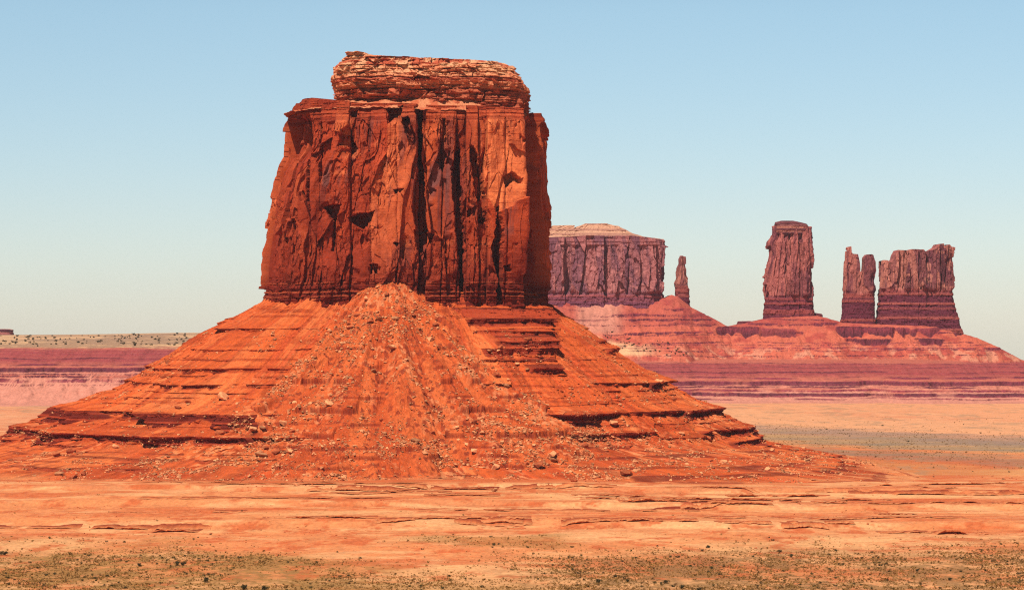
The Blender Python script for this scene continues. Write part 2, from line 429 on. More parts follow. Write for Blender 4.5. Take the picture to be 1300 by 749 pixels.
# loose slope between the cap and the rim
def rim_slope():
    ux, uy, arc = unit_curve(3.6, 900, 0.8)
    nr = 40
    t = np.linspace(0, 1, nr)[:, None]
    aI, aO = 58.0, 92.0
    a = lerp(aI, aO, t)
    xcen = XC + lerp(16, 2, t)
    X = xcen + a * ux; Y = YC + lerp(0.95, 0.83, t) * a * uy
    Z = lerp(267.5 + 4.5 * sstep(-0.3, 0.1, ux), 258.0, t ** 0.9) - 3.0 * t * sstep(-0.3, 0.9, ux) + 0.9 * fbm2(X / 5, Y / 5, 5, 505, 0.65) + 1.2 * fbm2(X / 30, Y / 30, 2, 515)
    col = mixc(np.broadcast_to(C(0.56, 0.19, 0.085), X.shape + (3,)), C(0.46, 0.10, 0.04), sstep(-0.2, 0.5, fbm2(X / 7, Y / 7, 4, 525)))
    return mesh_np('rim_debris', np.stack([X, Y, Z], -1).reshape(-1, 3), grid_faces(nr, 900, True), M_TALUS, col, butte)
rim_slope()

# ---- talus cone with broken ledges. z is the row parameter, r the displaced radius
PROF_Z = np.array([-6, -2, 0, 3, 8, 14, 28, 38, 44, 58, 70, 91, 114, 132.0])
PROF_L = np.array([420, 385, 368, 350, 328, 303, 268, 243, 230, 206, 187, 155, 112, 84.0])
PROF_R = np.array([415, 375, 350, 326, 296, 268, 244, 229, 217, 196, 176, 144, 108, 84.0])
# top elevation, height, [(px0, px1, strength)]
LEDGES = [
    (106, 4.5, [(590, 692, 1), (277, 300, .3)]),
    (99, 7, [(286, 302, .9), (302, 345, .5), (345, 400, .2)]),
    (97, 4, [(600, 694, .9)]), (90.5, 5, [(625, 697, 1), (760, 783, .9), (400, 440, .3)]),
    (84.5, 6.5, [(607, 702, 1), (765, 785, .9), (245, 400, .25)]),
    (76.5, 2.2, [(570, 706, .9), (735, 760, .5), (210, 300, .4)]),
    (71, 4.5, [(194, 210, 1), (210, 366, .75), (668, 710, 1), (380, 430, .4)]),
    (60.5, 5.5, [(157, 400, .75), (400, 480, .35), (498, 580, .4), (600, 645, 1), (747, 822, .6), (822, 850, 1.1)]),
    (65.5, 1.4, [(180, 420, .8), (590, 720, .9), (730, 830, .6)]), (55, 1.8, [(140, 400, .8), (560, 700, .6), (770, 860, .8)]), (46.5, 1.2, [(90, 330, .8), (600, 900, .7)]), (32.5, 1.5, [(50, 420, .8), (600, 930, .8)]), (23, 1.3, [(-80, 400, .9), (600, 980, .9)]), (16, 1.2, [(-80, 400, .9), (600, 1050, .9)]), (11, 1.0, [(-80, 400, .9), (560, 1080, .9)]),
    (51, 1.6, [(130, 330, .6), (560, 720, .5), (780, 870, .6)]),
    (41, 11.5, [(60, 145, 1), (145, 172, .5), (172, 205, .45), (205, 337, 1), (337, 470, .5), (566, 612, .4), (688, 766, .62), (766, 862, .4), (862, 910, .7)]),
    (27, 9.0, [(-80, 60, .9), (60, 205, .75), (205, 330, .95), (330, 480, .5), (590, 690, .4), (700, 830, .55), (880, 1010, .8)]),
    (19, 5.0, [(-80, 120, .5), (340, 480, .6), (600, 800, .6), (925, 1040, 1)]),
    (13.5, 3.0, [(-80, 330, .6), (330, 500, .8), (560, 740, .7), (760, 1060, .8)]),
    (8.5, 2.5, [(-80, 190, .9), (310, 430, .6), (640, 900, .6), (900, 1080, 1)]),
    (5.0, 2.0, [(350, 650, .7), (800, 1110, 1), (-80, 60, .5)]),
    (2.6, 1.4, [(200, 420, .8), (700, 1140, 1.0), (480, 640, .6)]),
    (0.9, 1.0, [(560, 1160, 1.0), (150, 420, .6)]),
]
def talus():
    th = np.concatenate([np.linspace(-np.pi - 0.22, 0.22, 2050)[:-1], np.linspace(0.22, np.pi - 0.22, 260)[:-1]])  # front dense, back coarse
    zr = np.concatenate([np.arange(131, 60, -0.32), np.arange(60, 14, -0.27), np.arange(14, 4, -0.16), np.arange(4, -4.5, -0.11)])
    T = th[None, :] + zr[:, None] * 0; Z = zr[:, None] + th[None, :] * 0
    c = np.cos(T); s = np.sin(T)
    n = 2 + 1.3 * np.clip(Z / 115, 0, 1)
    rho = (np.abs(c) ** n + np.abs(s / 0.835) ** n) ** (-1 / n)
    wr = sstep(-0.35, 0.35, c)
    def prof(zq): 
        return lerp(np.interp(zq, PROF_Z, PROF_L), np.interp(zq, PROF_Z, PROF_R), wr)
    base = prof(Z)
    # low aprons spread towards the front right and front left
    dth = (T + math.radians(47) + np.pi) % (2 * np.pi) - np.pi
    dtl = (T + math.radians(140) + np.pi) % (2 * np.pi) - np.pi
    low = np.clip(1 - Z / 20, 0, 1) ** 1.7
    base = base + low * (150 * np.exp(-(dth / 0.36) ** 2) + 75 * np.exp(-(dtl / 0.45) ** 2))
    arc = T * 230.0
    r0 = base * rho
    X0 = XC + r0 * c; Y0 = YC + r0 * s
    px, py = P2(X0, Y0, Z)
    # gullies running downslope, growing from the cliff
    gul = fbm2(arc / 26, Z / 140, 4, 601) * 3.5 + fbm2(arc / 9, Z / 60, 3, 611) * 1.2 - 1.6 * np.abs(fbm2(arc / 15, Z / 90, 2, 615))
    r = base + gul * sstep(128, 100, Z) + 3.4 * fbm2(arc / 60, Z / 26, 4, 621)
    rock = np.zeros(r.shape); lay = np.zeros(r.shape)
    pn = px + 7 * fbm2(arc / 30, Z * 0 + 3.3, 4, 631)
    slope = np.clip(-(prof(Z - 1.5) - prof(Z + 1.5)) / -3.0, 1.0, 6)
    for k, (zk, hk, iv) in enumerate(LEDGES):
        m = np.zeros(r.shape)
        for a, b, st in iv:
            m = np.maximum(m, st * sstep(a - 3, a + 3, pn) * sstep(b + 3, b - 3, pn))
        back = (s > 0.1)
        m = np.where(back, 0.6, m)
        if hk < 2.0: m = m * sstep(-0.35, -0.1, fbm2(arc / 30, Z * 0 + k * 8.3, 3, 841 + k))
        m = m * np.clip(0.82 + 0.5 * fbm2(arc / 22, Z * 0 + k * 5.1, 3, 641 + k), 0.0, 1.15)
        m = m * np.maximum(sstep(-0.45 - 0.08 * hk, -0.1, fbm2(arc / 14, Z * 0 + k * 3.7, 3, 741 + k)), ((pn > 590) & (pn < 712) & (zk > 66)) * 0.95)
        h = hk * m
        ztop = zk + 0.7 * fbm2(arc / 45, Z * 0 + k, 3, 651 + k)
        h = np.maximum(h, 1e-3)
        B = slope * h * 0.92
        above = Z >= ztop
        t = (Z - (ztop - h)) / h
        cone = np.abs(fbm2(arc / 17, Z * 0 + k * 1.9, 4, 681 + k))   # little debris cones lap over the foot of the step
        t = np.where(t < 1, t - 0.0, t)
        bump = np.where(above, B * np.exp(-(Z - ztop) / (1.1 * h + 0.6)), np.where(t > 0, B * t, 0))
        r = r + bump
        inl = (~above) & (t > -0.02)
        w = inl * sstep(0.25, 0.6, m * hk) * sstep(-0.1, 0.1, t - 0.75 * cone + 0.12)
        v1, l1, e1 = blocks(arc, Z + 0.3 * fbm2(arc / 20, Z / 20, 2, 661), 1.5, 7, 671 + k); v2, l2, e2 = blocks(arc, Z, 0.62, 4, 691 + k)
        under = sstep(0.95, 0.6, t) * sstep(0.0, 0.35, t)
        r = r + w * ((1.5 * (v1 - 0.5) + 0.8 * (v2 - 0.5)) * np.minimum(1, 0.3 + h / 7) - 0.42 * np.minimum(h, 4.0) * under)
        rock = np.maximum(rock, w * np.clip(0.55 + 0.25 * hk * m / 3, 0, 1)); lay = np.where(w > 0, l1, lay)
    rub = sstep(-0.05, 0.5, fbm2(arc / 22, Z / 16, 4, 701)) * (0.35 + 0.65 * sstep(60, 20, Z))
    fr, rr, br = facets(arc / 2.6, Z / 1.5, 711, 0.6)
    r = r + 0.8 * fbm2(arc / 3.0, Z / 1.9, 5, 721, 0.66) + rub * 1.8 * (fr * 0.5 + 0.3) + 1.2 * sstep(0.86, 0.93, rr) * sstep(-0.3, 0.3, fbm2(arc / 30, Z / 20, 2, 722))
    rill = sstep(0.15, 0.5, fbm2(arc / 7, Z / 80, 4, 757)) * (1 - rock); r = r - 0.9 * rill
    regq = sstep(576, 584, px - (117 - Z) * 2.1) * sstep(712, 704, px) * sstep(64, 69, Z) * (s < 0)
    vq, lq, eq = blocks(arc, Z + 0.4 * fbm2(arc / 20, Z / 20, 2, 795), 1.25, 6, 797)
    r = r + regq * (2.6 * (vq - 0.5) + 1.5)
    rf = np.maximum(r * rho, 60)
    X = XC + rf * c; Y = YC + rf * s
    Zd = Z + (1 - rock) * (0.35 * fbm2(X / 3.5, Y / 3.5, 4, 731, 0.6)) * sstep(128, 105, Z) + sstep(20, 0, Z) * 0.8 * fbm2(X / 30, Y / 20, 3, 735)
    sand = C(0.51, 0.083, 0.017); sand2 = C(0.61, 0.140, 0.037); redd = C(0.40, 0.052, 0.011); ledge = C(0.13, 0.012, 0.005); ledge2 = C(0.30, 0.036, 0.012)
    col = mixc(np.broadcast_to(sand, X.shape + (3,)), sand2, sstep(-0.25, 0.55, fbm2(arc / 20, Z / 45, 4, 751)) * 0.8)
    col = mixc(col, C(0.40, 0.048, 0.013), 0.6 * rill)
    # thin bedding shows as redder lines right across the slope
    vb, lb, eb = blocks(arc, Z + 0.8 * fbm2(arc / 50, Z / 50, 2, 755), 1.7, 60, 761)
    col = mixc(col, redd * 0.8, 0.8 * sstep(0.62, 0.8, lb) * sstep(-0.45, 0.2, fbm2(arc / 30, Z / 5, 3, 765)))
    col = mixc(col, redd, 0.65 * sstep(45, 28, Z) * sstep(-0.3, 0.35, fbm2(arc / 25, Z / 6, 3, 771)))
    col = mixc(col, redd * 1.05, 0.55 * sstep(118, 102, Z) * sstep(84, 100, Z) * sstep(360, 300, px))
    col = mixc(col, C(0.62, 0.20, 0.075), 0.75 * rub * sstep(0.5, 0.9, rr))
    col = mixc(col, redd * 0.75, 0.75 * sstep(0.35, 0.1, rr) * np.clip(rub + 0.15, 0, 1))
    col = col * (1 + 0.22 * fbm2(arc / 2.2, Z / 1.4, 4, 786, 0.7) + 0.26 * fbm2(arc / 3.4, Z / 70, 4, 787))[..., None]
    reg_l = 572 + (117 - Z) * 2.1 + 9 * fbm2(arc / 8, Z / 4, 3, 791)
    reg = sstep(reg_l - 4, reg_l + 4, px) * sstep(712, 704, px + 3 * fbm2(arc / 6, Z / 3, 3, 793)) * sstep(64, 69, Z) * (s < 0)
    vs_, ls_, es_ = blocks(arc, Z + 0.4 * fbm2(arc / 20, Z / 20, 2, 795), 1.25, 6, 797)
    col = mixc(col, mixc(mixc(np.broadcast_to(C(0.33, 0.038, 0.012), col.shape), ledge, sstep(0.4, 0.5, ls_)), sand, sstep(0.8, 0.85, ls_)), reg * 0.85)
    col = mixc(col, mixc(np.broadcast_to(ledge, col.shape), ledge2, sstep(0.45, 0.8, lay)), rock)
    col = mixc(col, C(0.60, 0.25, 0.10), sstep(4.0, 0.0, Z + 1.3 * fbm2(X / 40, Y / 14, 3, 781)) * 0.75 * (1 - rock))
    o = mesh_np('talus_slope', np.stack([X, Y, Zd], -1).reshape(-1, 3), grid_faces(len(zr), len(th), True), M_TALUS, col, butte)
    return X, Y, Zd, px, py, rock
TX, TY, TZ, Tpx, Tpy, Trock = talus()

# ---- rubble fan in front of the cliff
FA = (px_x(492, 1897), 1899.0, py_z(353, 1897))
def fan_height(x, y):
    dx = x - FA[0]; dy = y - FA[1]
    ang = np.arctan2(dx, -dy)
    d = np.hypot(dx * (1 - 0.06 * np.sign(dx)), dy)
    d = d * (1 + 0.08 * fbm2(ang * 3, d / 90, 3, 801))
    prof = np.interp(d, [0, 14, 60, 110, 160, 205, 240, 300], [FA[2], FA[2] - 6, 93.5, 58.5, 28.5, 6.5, -3, -8])
    prof = prof + sstep(20, 70, d) * (3.6 * fbm2(ang * 6, d / 120, 4, 803) - 3.0 * np.abs(fbm2(ang * 10, d / 70, 3, 805)) + 2.4 * fbm2(x / 35, y / 35, 3, 807))
    return prof
def fan():
    ang = np.linspace(-1.75, 1.75, 1150)[None, :]; d = np.concatenate([np.linspace(0, 30, 60)[:-1], np.linspace(30, 260, 520)])[:, None]
    x = FA[0] + d * np.sin(ang); y = FA[1] - d * np.cos(ang)
    z = fan_height(x, y)
    fr, rr, br = facets(x / 2.6, y / 2.6, 811, 0.7)
    f2, r2, b2 = facets(x / 6.0, y / 6.0, 815, 0.7)
    k = sstep(0, 12, d)
    ridge = fbm2(ang * 7, d / 120, 4, 821)
    z = z + k * (0.55 * fr * sstep(-0.3, 0.4, fbm2(x / 18, y / 18, 3, 825)) + 0.8 * f2 * 0.6 + 1.3 * ridge + 0.5 * fbm2(x / 2.2, y / 2.2, 4, 831, 0.6) + 1.8 * fbm2(x / 22, y / 22, 3, 835))
    dkf = np.zeros(z.shape)
    # thin ledges poke through
    for zk, h in ((84, 1.6), (71, 2.2), (61, 3.0), (51, 1.6), (42, 3.6), (34, 1.5), (26, 3.2), (19, 2.0), (14, 2.2), (8, 1.6)):
        m = sstep(0.0, 0.25, fbm2(ang * 9, np.zeros_like(d) + zk, 3, 841 + zk))
        st_ = m * sstep(zk, zk + 0.5, z); z = z + h * st_ * sstep(zk + 3 * h + 2, zk + 0.8, z); dkf = np.maximum(dkf, m * sstep(zk - 0.4, zk + 0.3, z) * sstep(zk + h + 1.0, zk + h * 0.4, z))
    col = mixc(np.broadcast_to(C(0.54, 0.104, 0.025), x.shape + (3,)), C(0.44, 0.066, 0.014), sstep(-0.2, 0.5, fbm2(ang * 14, d / 60, 4, 851)))
    col = mixc(col, C(0.63, 0.22, 0.09), 0.7 * sstep(0.6, 0.98, rr) * sstep(-0.2, 0.4, fbm2(x / 25, y / 25, 3, 855)))
    col = mixc(col, C(0.22, 0.028, 0.010), 0.8 * sstep(0.25, 0.05, rr))
    col = col * (1 + 0.25 * fbm2(x / 2.0, y / 2.0, 4, 861, 0.7))[..., None]
    col = mixc(col, C(0.20, 0.022, 0.009), 0.8 * dkf)
    col = mixc(col, C(0.60, 0.25, 0.10), sstep(5, 0, z) * 0.7)
    mesh_np('rubble_fan', np.stack([x, y, z], -1).reshape(-1, 3), grid_faces(z.shape[0], z.shape[1]), M_TALUS, col, butte)
    return x, y, z
FX, FY, FZ = fan()

# ================================================================== GROUND
def ground_h(x, y):
    r = np.hypot(x, y)
    h = 1.1 * fbm2(x / 260, y / 160, 3, 901) + 0.45 * fbm2(x / 40, y / 30, 4, 905)
    # low broken benches in front of the butte
    u = y + 30 * fbm2(x / 120, y / 200, 3, 911)
    b = 2.6 * sstep(1310, 1330, u) + 2.2 * sstep(1425, 1440, u) + 2.0 * sstep(1540, 1552, u) - 5.5 * sstep(1560, 1750, u)
    h = h + b * sstep(-650, -450, x) * sstep(900, 600, x) - 1.0
    h = h - 1.5 * sstep(2000, 2600, r)
    h = h * (1 - 0.5 * sstep(3000, 3400, r))
    # the rise the viewer stands on, well in front of the picture
    h = h - 300 * sstep(4400, 8500, r)
    return h + 93.0 * sstep(420, 60, r)

def ground():
    ang = np.radians(np.concatenate([np.linspace(-180, -15, 56)[:-1], np.linspace(-15, 15, 1250), np.linspace(15, 180, 56)[1:-1]]))[None, :]
    rr = np.concatenate([np.linspace(0.5, 860, 60)[:-1], np.exp(np.linspace(np.log(860), np.log(4200), 900))[:-1], np.exp(np.linspace(np.log(4200), np.log(14000), 60))])[:, None]
    x = rr * np.sin(ang); y = rr * np.cos(ang)
    z = ground_h(x, y)
    r = rr + 0 * ang
    py = HOR + F * EYE / np.maximum(y, 300); px = 650 + F * x / np.maximum(y, 300)
    pale = C(0.67, 0.305, 0.125); peach = C(0.62, 0.205, 0.072); red = C(0.50, 0.100, 0.028); olive = C(0.29, 0.140, 0.040); brown = C(0.25, 0.120, 0.042)
    slate = C(0.175, 0.135, 0.105); straw = C(0.45, 0.235, 0.090)
    st = fbm2(x / 130, y / 60, 5, 921); st2 = fbm2(x / 45, y / 18, 5, 931, 0.6); st3 = fbm2(x / 300, y / 70, 4, 941)
    col = mixc(np.broadcast_to(peach, x.shape + (3,)), pale, sstep(-0.2, 0.4, st))
    col = mixc(col, red, 0.75 * sstep(0.05, 0.55, st2 * 0.7 + 0.5 * st3))
    fine = fbm2(x / 14, y / 24, 5, 933, 0.7)
    col = mixc(col, red, 0.85 * sstep(0.05, 0.55, fine))
    col = mixc(col, pale * C(1.05, 1.1, 1.15), 0.7 * sstep(0.1, 0.6, fbm2(x / 40, y / 26, 5, 935, 0.65)))
    qd = np.hypot(x - XC, (y - YC) / 0.86)
    col = mixc(col, red, 0.9 * sstep(500, 415, qd + 45 * fbm2(x / 60, y / 30, 5, 937, 0.6)))
    # reddish streaks right in front of the butte
    col = mixc(col, red, 0.6 * sstep(700, 650, py) * sstep(618, 632, py) * sstep(0.0, 0.4, fbm2(x / 90, y / 22, 4, 951)))
    # sage flats in the foreground: left flat and right flat
    wl = py + 10 * fbm2(x / 60, y / 60, 4, 961)
    left = sstep(680, 700, wl - 0.050 * (px - 0) * sstep(150, 450, px)) * sstep(640, 400, px)
    sp = fbm2(x / 5, y / 9, 3, 965, 0.7)
    vl = sstep(-0.45, 0.35, sp + 0.6 * fbm2(x / 35, y / 60, 3, 966))
    col = mixc(col, olive, np.clip(left * (0.35 + 0.65 * vl), 0, 1) * 0.9)
    right = sstep(682, 712, wl + 0.018 * (px - 900)) * sstep(560, 760, px)
    col = mixc(col, brown, np.clip(right * (0.25 + 0.75 * vl), 0, 1) * 0.85)
    mid = sstep(735, 748, wl) * sstep(360, 420, px) * sstep(720, 640, px) + 0.8 * sstep(680, 686, wl) * sstep(694, 690, wl) * sstep(480, 560, px) * sstep(760, 700, px)
    col = mixc(col, olive, np.clip(mid, 0, 1) * 0.6)
    # bands on the far flat
    wf = py + 3.5 * fbm2(x / 400, y / 150, 4, 971) - 0.045 * np.clip(px - 930, 0, 400) + 3.0 * fbm2(x / 60, y / 40, 4, 973, 0.65)
    def band(a, b, f=4): return sstep(a - f, a + f, wf) * sstep(b + f, b - f, wf)
    far = r > 1650
    rag = 0.75 + 0.6 * fbm2(x / 160, y / 30, 4, 975)
    far_r = (px > 650)
    col = mixc(col, slate, np.clip(band(535, 557, 2.5) * (0.95 + 0.35 * fbm2(x / 90, y / 60, 4, 977)), 0, 1) * far * far_r)
    col = mixc(col, straw, np.clip(band(548, 560, 3) * rag, 0, 1) * 0.8 * far * far_r)
    col = mixc(col, peach * 0.95, np.clip(band(557, 567, 3) * rag, 0, 1) * 0.8 * far * far_r)
    col = mixc(col, slate * C(1.25, 1.1, 0.9), np.clip(band(563, 574, 3) * rag, 0, 1) * 0.75 * far * far_r)
    col = mixc(col, straw * C(1.1, 0.9, 0.8), np.clip(band(577, 590, 4) * rag, 0, 1) * 0.6 * far * far_r)
    col = mixc(col, slate, np.clip(band(499, 515, 3), 0, 1) * far * (px < 600))
    col = mixc(col, pale, 0.9 * np.clip(band(519, 536, 3), 0, 1) * far * far_r)
    col = mixc(col, pale * C(1.0, 0.85, 0.8), 0.9 * sstep(519, 505, wf) * far * far_r)
    col = mixc(col, pale, 0.8 * sstep(498, 494, wf) * far)
    col = mixc(col, C(0.62, 0.27, 0.145), 0.55 * sstep(1900, 2500, r) * sstep(560, 530, wf))
    mott = sstep(1650, 1900, r) * fbm2(x / 22, y / 60, 4, 981, 0.7)
    col = mixc(col, C(0.30, 0.18, 0.10), 0.5 * sstep(0.15, 0.6, mott))
    sp2 = fbm2(x / 1.6, y / 3.0, 3, 985, 0.8) * sstep(1700, 1500, r)
    col = col * (1 + 0.20 * sp2 + 0.10 * fbm2(x / 6, y / 8, 4, 987))[..., None]
    V = np.stack([x + 0 * z, y + 0 * z, z], -1)
    o = mesh_np('ground', V.reshape(-1, 3), grid_faces(V.shape[0], V.shape[1], True), M_SAND, col)
    tag(o, kind='structure')
ground()

# ================================================================== FAR ESCARPMENT AND RIDGE
YF = 4000.0
CREST = [(560, 372), (690, 378), (842, 379), (850, 375), (858, 377), (876, 391), (890, 398), (906, 406), (922, 415), (948, 410), (962, 407), (975, 404), (1034, 401), (1050, 405), (1066, 410), (1112, 412), (1170, 414), (1219, 424), (1240, 431), (1262, 441), (1290, 456), (1310, 461), (1340, 466), (1420, 475)]
def tilt(px): return 20.0 * sstep(820, 200, px)
F_LEDGE = [  # z top, height, intervals in px
    (127, 4, [(690, 740, .4), (832, 880, 1)]), (119, 4, [(776, 868, 1), (868, 900, .5)]),
    (112, 5, [(700, 770, .4), (790, 906, .9), (975, 1045, .7)]),
    (106, 4.5, [(950, 1066, .9), (850, 912, .5)]),
    (100, 18, [(912, 962, 1), (962, 1010, .6), (1060, 1160, 1), (1160, 1222, .7)]),
    (93, 5, [(790, 906, .9), (985, 1020, .9), (1190, 1225, .8)]),
    (83, 12, [(1070, 1130, .8), (1165, 1200, .9)]),
    (89, 2.5, [(760, 1000, .8)]), (116, 2.5, [(740, 900, .8)]), (103, 2.5, [(720, 905, .9), (985, 1065, .8)]), (74, 2.0, [(780, 1260, .7)]), (66, 2.5, [(800, 1290, .8)]), (59, 2.5, [(820, 1330, .8)]),
    (78, 4, [(820, 920, .8), (960, 1240, .6)]), (70, 5, [(760, 860, .4), (940, 1240, .65), (1250, 1275, .8)]),
]
E_LEDGE = [(48.5, 1.5, .6), (44, 1.5, .5), (38, 2.0, .7), (31, 3.0, .9), (26, 6.0, 1.3), (19, 2.5, .9), (15.5, 3.0, .9), (11.5, 5.0, 1.25), (5.5, 2.5, .7)]
def step_up(H, zt, h, m, k=6.0):
    t = (H - (zt - h)) / h
    t2 = np.clip((t - 0.5) * k + 0.5, 0, 1)
    inside = (t > 0) & (t < 1)
    return np.where(inside, (zt - h) + h * lerp(t, t2, m), H), inside & (np.abs(t - 0.5) < 0.5 / k + 0.07) & (m > 0.25)
def far_h(x, y, full=False):
    px = 650 + F * x / y
    yf = 3490 + 45 * fbm2(x / 260, y * 0, 3, 1001) + 22 * fbm2(x / 60, y * 0 + 4, 4, 1011) - 60 * sstep(500, 100, px)
    # buttress and gully shape low down
    d = y - yf
    tl = tilt(px)
    d = d + 14 * fbm2(x / 26, y / 60, 4, 1021) * sstep(0, 40, d) * sstep(220, 120, d)
    z = np.interp(d, [-120, -40, 0, 45, 75, 115, 150, 230, 262, 330, 600], [-6, -1.5, 1.5, 9, 16, 27, 32, 46, 50, 52, 55])
    z = z + tl * sstep(0, 120, d) + 2.2 * fbm2(x / 15, d / 120, 4, 1027) * sstep(120, 160, d) * sstep(280, 240, d)
    z = z + 3.0 * fbm2(x / 34, d / 30, 4, 1025) * sstep(-20, 20, d) * sstep(110, 60, d)
    z = z - 7 * sstep(1130, 1290, px) * sstep(230, 330, d)
    # plateau behind on the left climbs gently to its skyline
    z = z + sstep(650, 540, px) * np.interp(y, [3700, 4200, 5600, 7000, 9000], [0, -3, 6.5, 4, -40]) + sstep(700, 620, px) * sstep(60, 260, px) * 5.5 * sstep(4300, 5600, y)
    z = z - sstep(1080, 1200, px) * sstep(4060, 4400, y) * 120 - sstep(640, 700, px) * sstep(4300, 5600, y) * 90
    # ridge that carries the towers
    zc = np.interp(px * y / YF + 650 * (1 - y / YF), [c[0] for c in CREST], [py_z(c[1], YF) for c in CREST])
    dy = np.where(y < YF, YF - y - 42, y - YF - 42)
    wav = 15 * fbm2(x / 70, y / 90, 4, 1031) + 7 * fbm2(x / 20, y / 120, 3, 1033)
    T = zc + 1.8 * fbm2(x / 9, y / 9, 4, 1035, 0.65) * sstep(-5, 20, dy) - 0.56 * np.clip(dy + wav * sstep(0, 40, dy), 0, None) + 2.0 * fbm2(x / 14, y / 50, 4, 1041) * sstep(-5, 25, dy)
    T = T + 0.00035 * np.clip(dy, 0, 300) ** 2
    # debris cones below the mesa
    for cx, zz, cyy in ((757, 138, 3945), (722, 128, 3945), (1150, 92, 3950), (1010, 101, 3950)):
        dd = np.hypot(x - px_x(cx, YF), (y - cyy))
        T = np.maximum(T, zz - 0.62 * dd + 1.5 * fbm2(x / 10, y / 10, 3, 1051))
    ridge = T * sstep(560, 640, px) + (-50) * (1 - sstep(560, 640, px))
    H = np.maximum(z, ridge)
    onr = sstep(-2, 4, ridge - z)
    rock = np.zeros(H.shape)
    pn = px + 6 * fbm2(x / 22, y / 40, 3, 1061)
    for k, (zt, h, iv) in enumerate(F_LEDGE):
        m = np.zeros(H.shape)
        for a, b, s_ in iv: m = np.maximum(m, s_ * sstep(a - 3, a + 3, pn) * sstep(b + 3, b - 3, pn))
        m = m * onr
        zz = zt + 1.6 * fbm2(x / 60, y / 200, 3, 1071 + k)
        hv = h * np.clip(1.0 - 0.9 * np.abs(fbm2(x / 24, y * 0 + k * 2.1, 3, 1081 + k)), 0.25, 1.0)
        H2, ins = step_up(H, zz, hv, np.clip(m, 0, 1), 4.5); H = H2; rock = np.maximum(rock, ins * np.clip(m * 1.3, 0, 1))
    for k, (zt, h, s_) in enumerate(E_LEDGE):
        m = s_ * np.clip(0.8 + 0.9 * fbm2(x / 45, y / 300 + k * 3, 4, 1091 + k), 0, 1) * (1 - onr)
        zz = zt + tl + 1.2 * fbm2(x / 70, y / 200, 3, 1101 + k)
        H2, ins = step_up(H, zz, h, np.clip(m, 0, 1), 4.0); H = H2; rock = np.maximum(rock, ins * np.clip(m * 1.3, 0, 1) * (y < 3900))
    H = H + 0.5 * fbm2(x / 5, y / 5, 3, 1111) * sstep(0, 30, d)
    H = np.where(d < -90, np.minimum(H, -5), H)
    if full: return H, rock, onr, d, px, tl
    return H
def far_terrain():
    xs = np.concatenate([np.linspace(-9000, -860, 90)[:-1], np.arange(-860, 960, 1.5), np.linspace(962, 9000, 90)])
    ys = np.concatenate([np.arange(3340, 3480, 3.0), np.arange(3480, 3980, 1.15), np.arange(3980, 4060, 2.0), np.linspace(4062, 4300, 40)[:-1], np.linspace(4300, 9500, 130)])
    x = xs[None, :] + ys[:, None] * 0; y = ys[:, None] + xs[None, :] * 0
    H, rock, onr, d, px, tl = far_h(x, y, True)
    zt = H - tl
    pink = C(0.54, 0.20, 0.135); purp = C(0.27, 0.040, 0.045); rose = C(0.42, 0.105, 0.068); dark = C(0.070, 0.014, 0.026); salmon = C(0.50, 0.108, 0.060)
    sandc = C(0.66, 0.37, 0.19); topc = C(0.34, 0.19, 0.11)
    wz = zt + 1.5 * fbm2(x / 60, y / 60, 3, 1201)
    col = mixc(np.broadcast_to(pink, x.shape + (3,)), rose, sstep(10, 16, wz + 4 * fbm2(x / 18, y / 40, 4, 1205)))
    vb, lb, eb = blocks(x, wz, 1.6, 30, 1211)
    col = mixc(col, pink, 0.7 * sstep(0.5, 0.8, lb) * sstep(26, 22, wz))
    col = mixc(col, purp, 0.85 * sstep(29, 32, wz) * sstep(51, 46, wz))
    col = mixc(col, rose, 0.4 * sstep(0.5, 0.8, lb) * sstep(29, 32, wz))
    lt = sstep(540, 480, px) * sstep(49.5, 52, wz)
    sp = fbm2(x / 9, y / 60, 3, 1221, 0.7)
    col = mixc(col, mixc(np.broadcast_to(sandc * 0.85, col.shape), topc, sstep(-0.3, 0.3, sp + fbm2(x / 120, y / 300, 3, 1225))), lt)
    rt = onr * (1 - lt)
    rcol = mixc(np.broadcast_to(salmon, x.shape + (3,)), C(0.38, 0.062, 0.042), sstep(-0.1, 0.5, fbm2(x / 20, H / 9, 4, 1231)))
    rcol = mixc(rcol, purp * 0.9, sstep(88, 110, H) * 0.35)
    rcol = mixc(rcol, C(0.60, 0.25, 0.15), 0.65 * sstep(0.1, 0.5, fbm2(x / 14, y / 14, 4, 1241)) * sstep(80, 60, H))
    # pale sandy slope below the mesa
    rcol = mixc(rcol, sandc, 0.9 * sstep(690, 740, px) * sstep(850, 800, px) * sstep(88, 78, H + 0.17 * (px - 760) + 4 * fbm2(x / 20, y / 20, 3, 1251)) * sstep(56, 62, H))
    rcol = mixc(rcol, C(0.52, 0.22, 0.15), 0.7 * sstep(725, 740, px) * sstep(800, 775, px) * sstep(84, 95, H))
    col = mixc(col, rcol, rt)
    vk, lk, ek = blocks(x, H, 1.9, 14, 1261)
    col = mixc(col, dark * (1 + (0.25 + 1.3 * sstep(0.45, 0.7, lk) + 0.5 * vk)[..., None] * C(1.2, 0.8, 0.5)), rock * 0.95)  # dark ledge rock, its colour deepened in place of missing undercut shadow
    col = col * (1 + 0.16 * fbm2(x / 6, y / 12, 4, 1271, 0.7))[..., None]
    o = mesh_np('escarpment_terrain', np.stack([x, y, H], -1).reshape(-1, 3), grid_faces(len(ys), len(xs)), M_FAR, col)
    tag(o, kind='structure')
far_terrain()

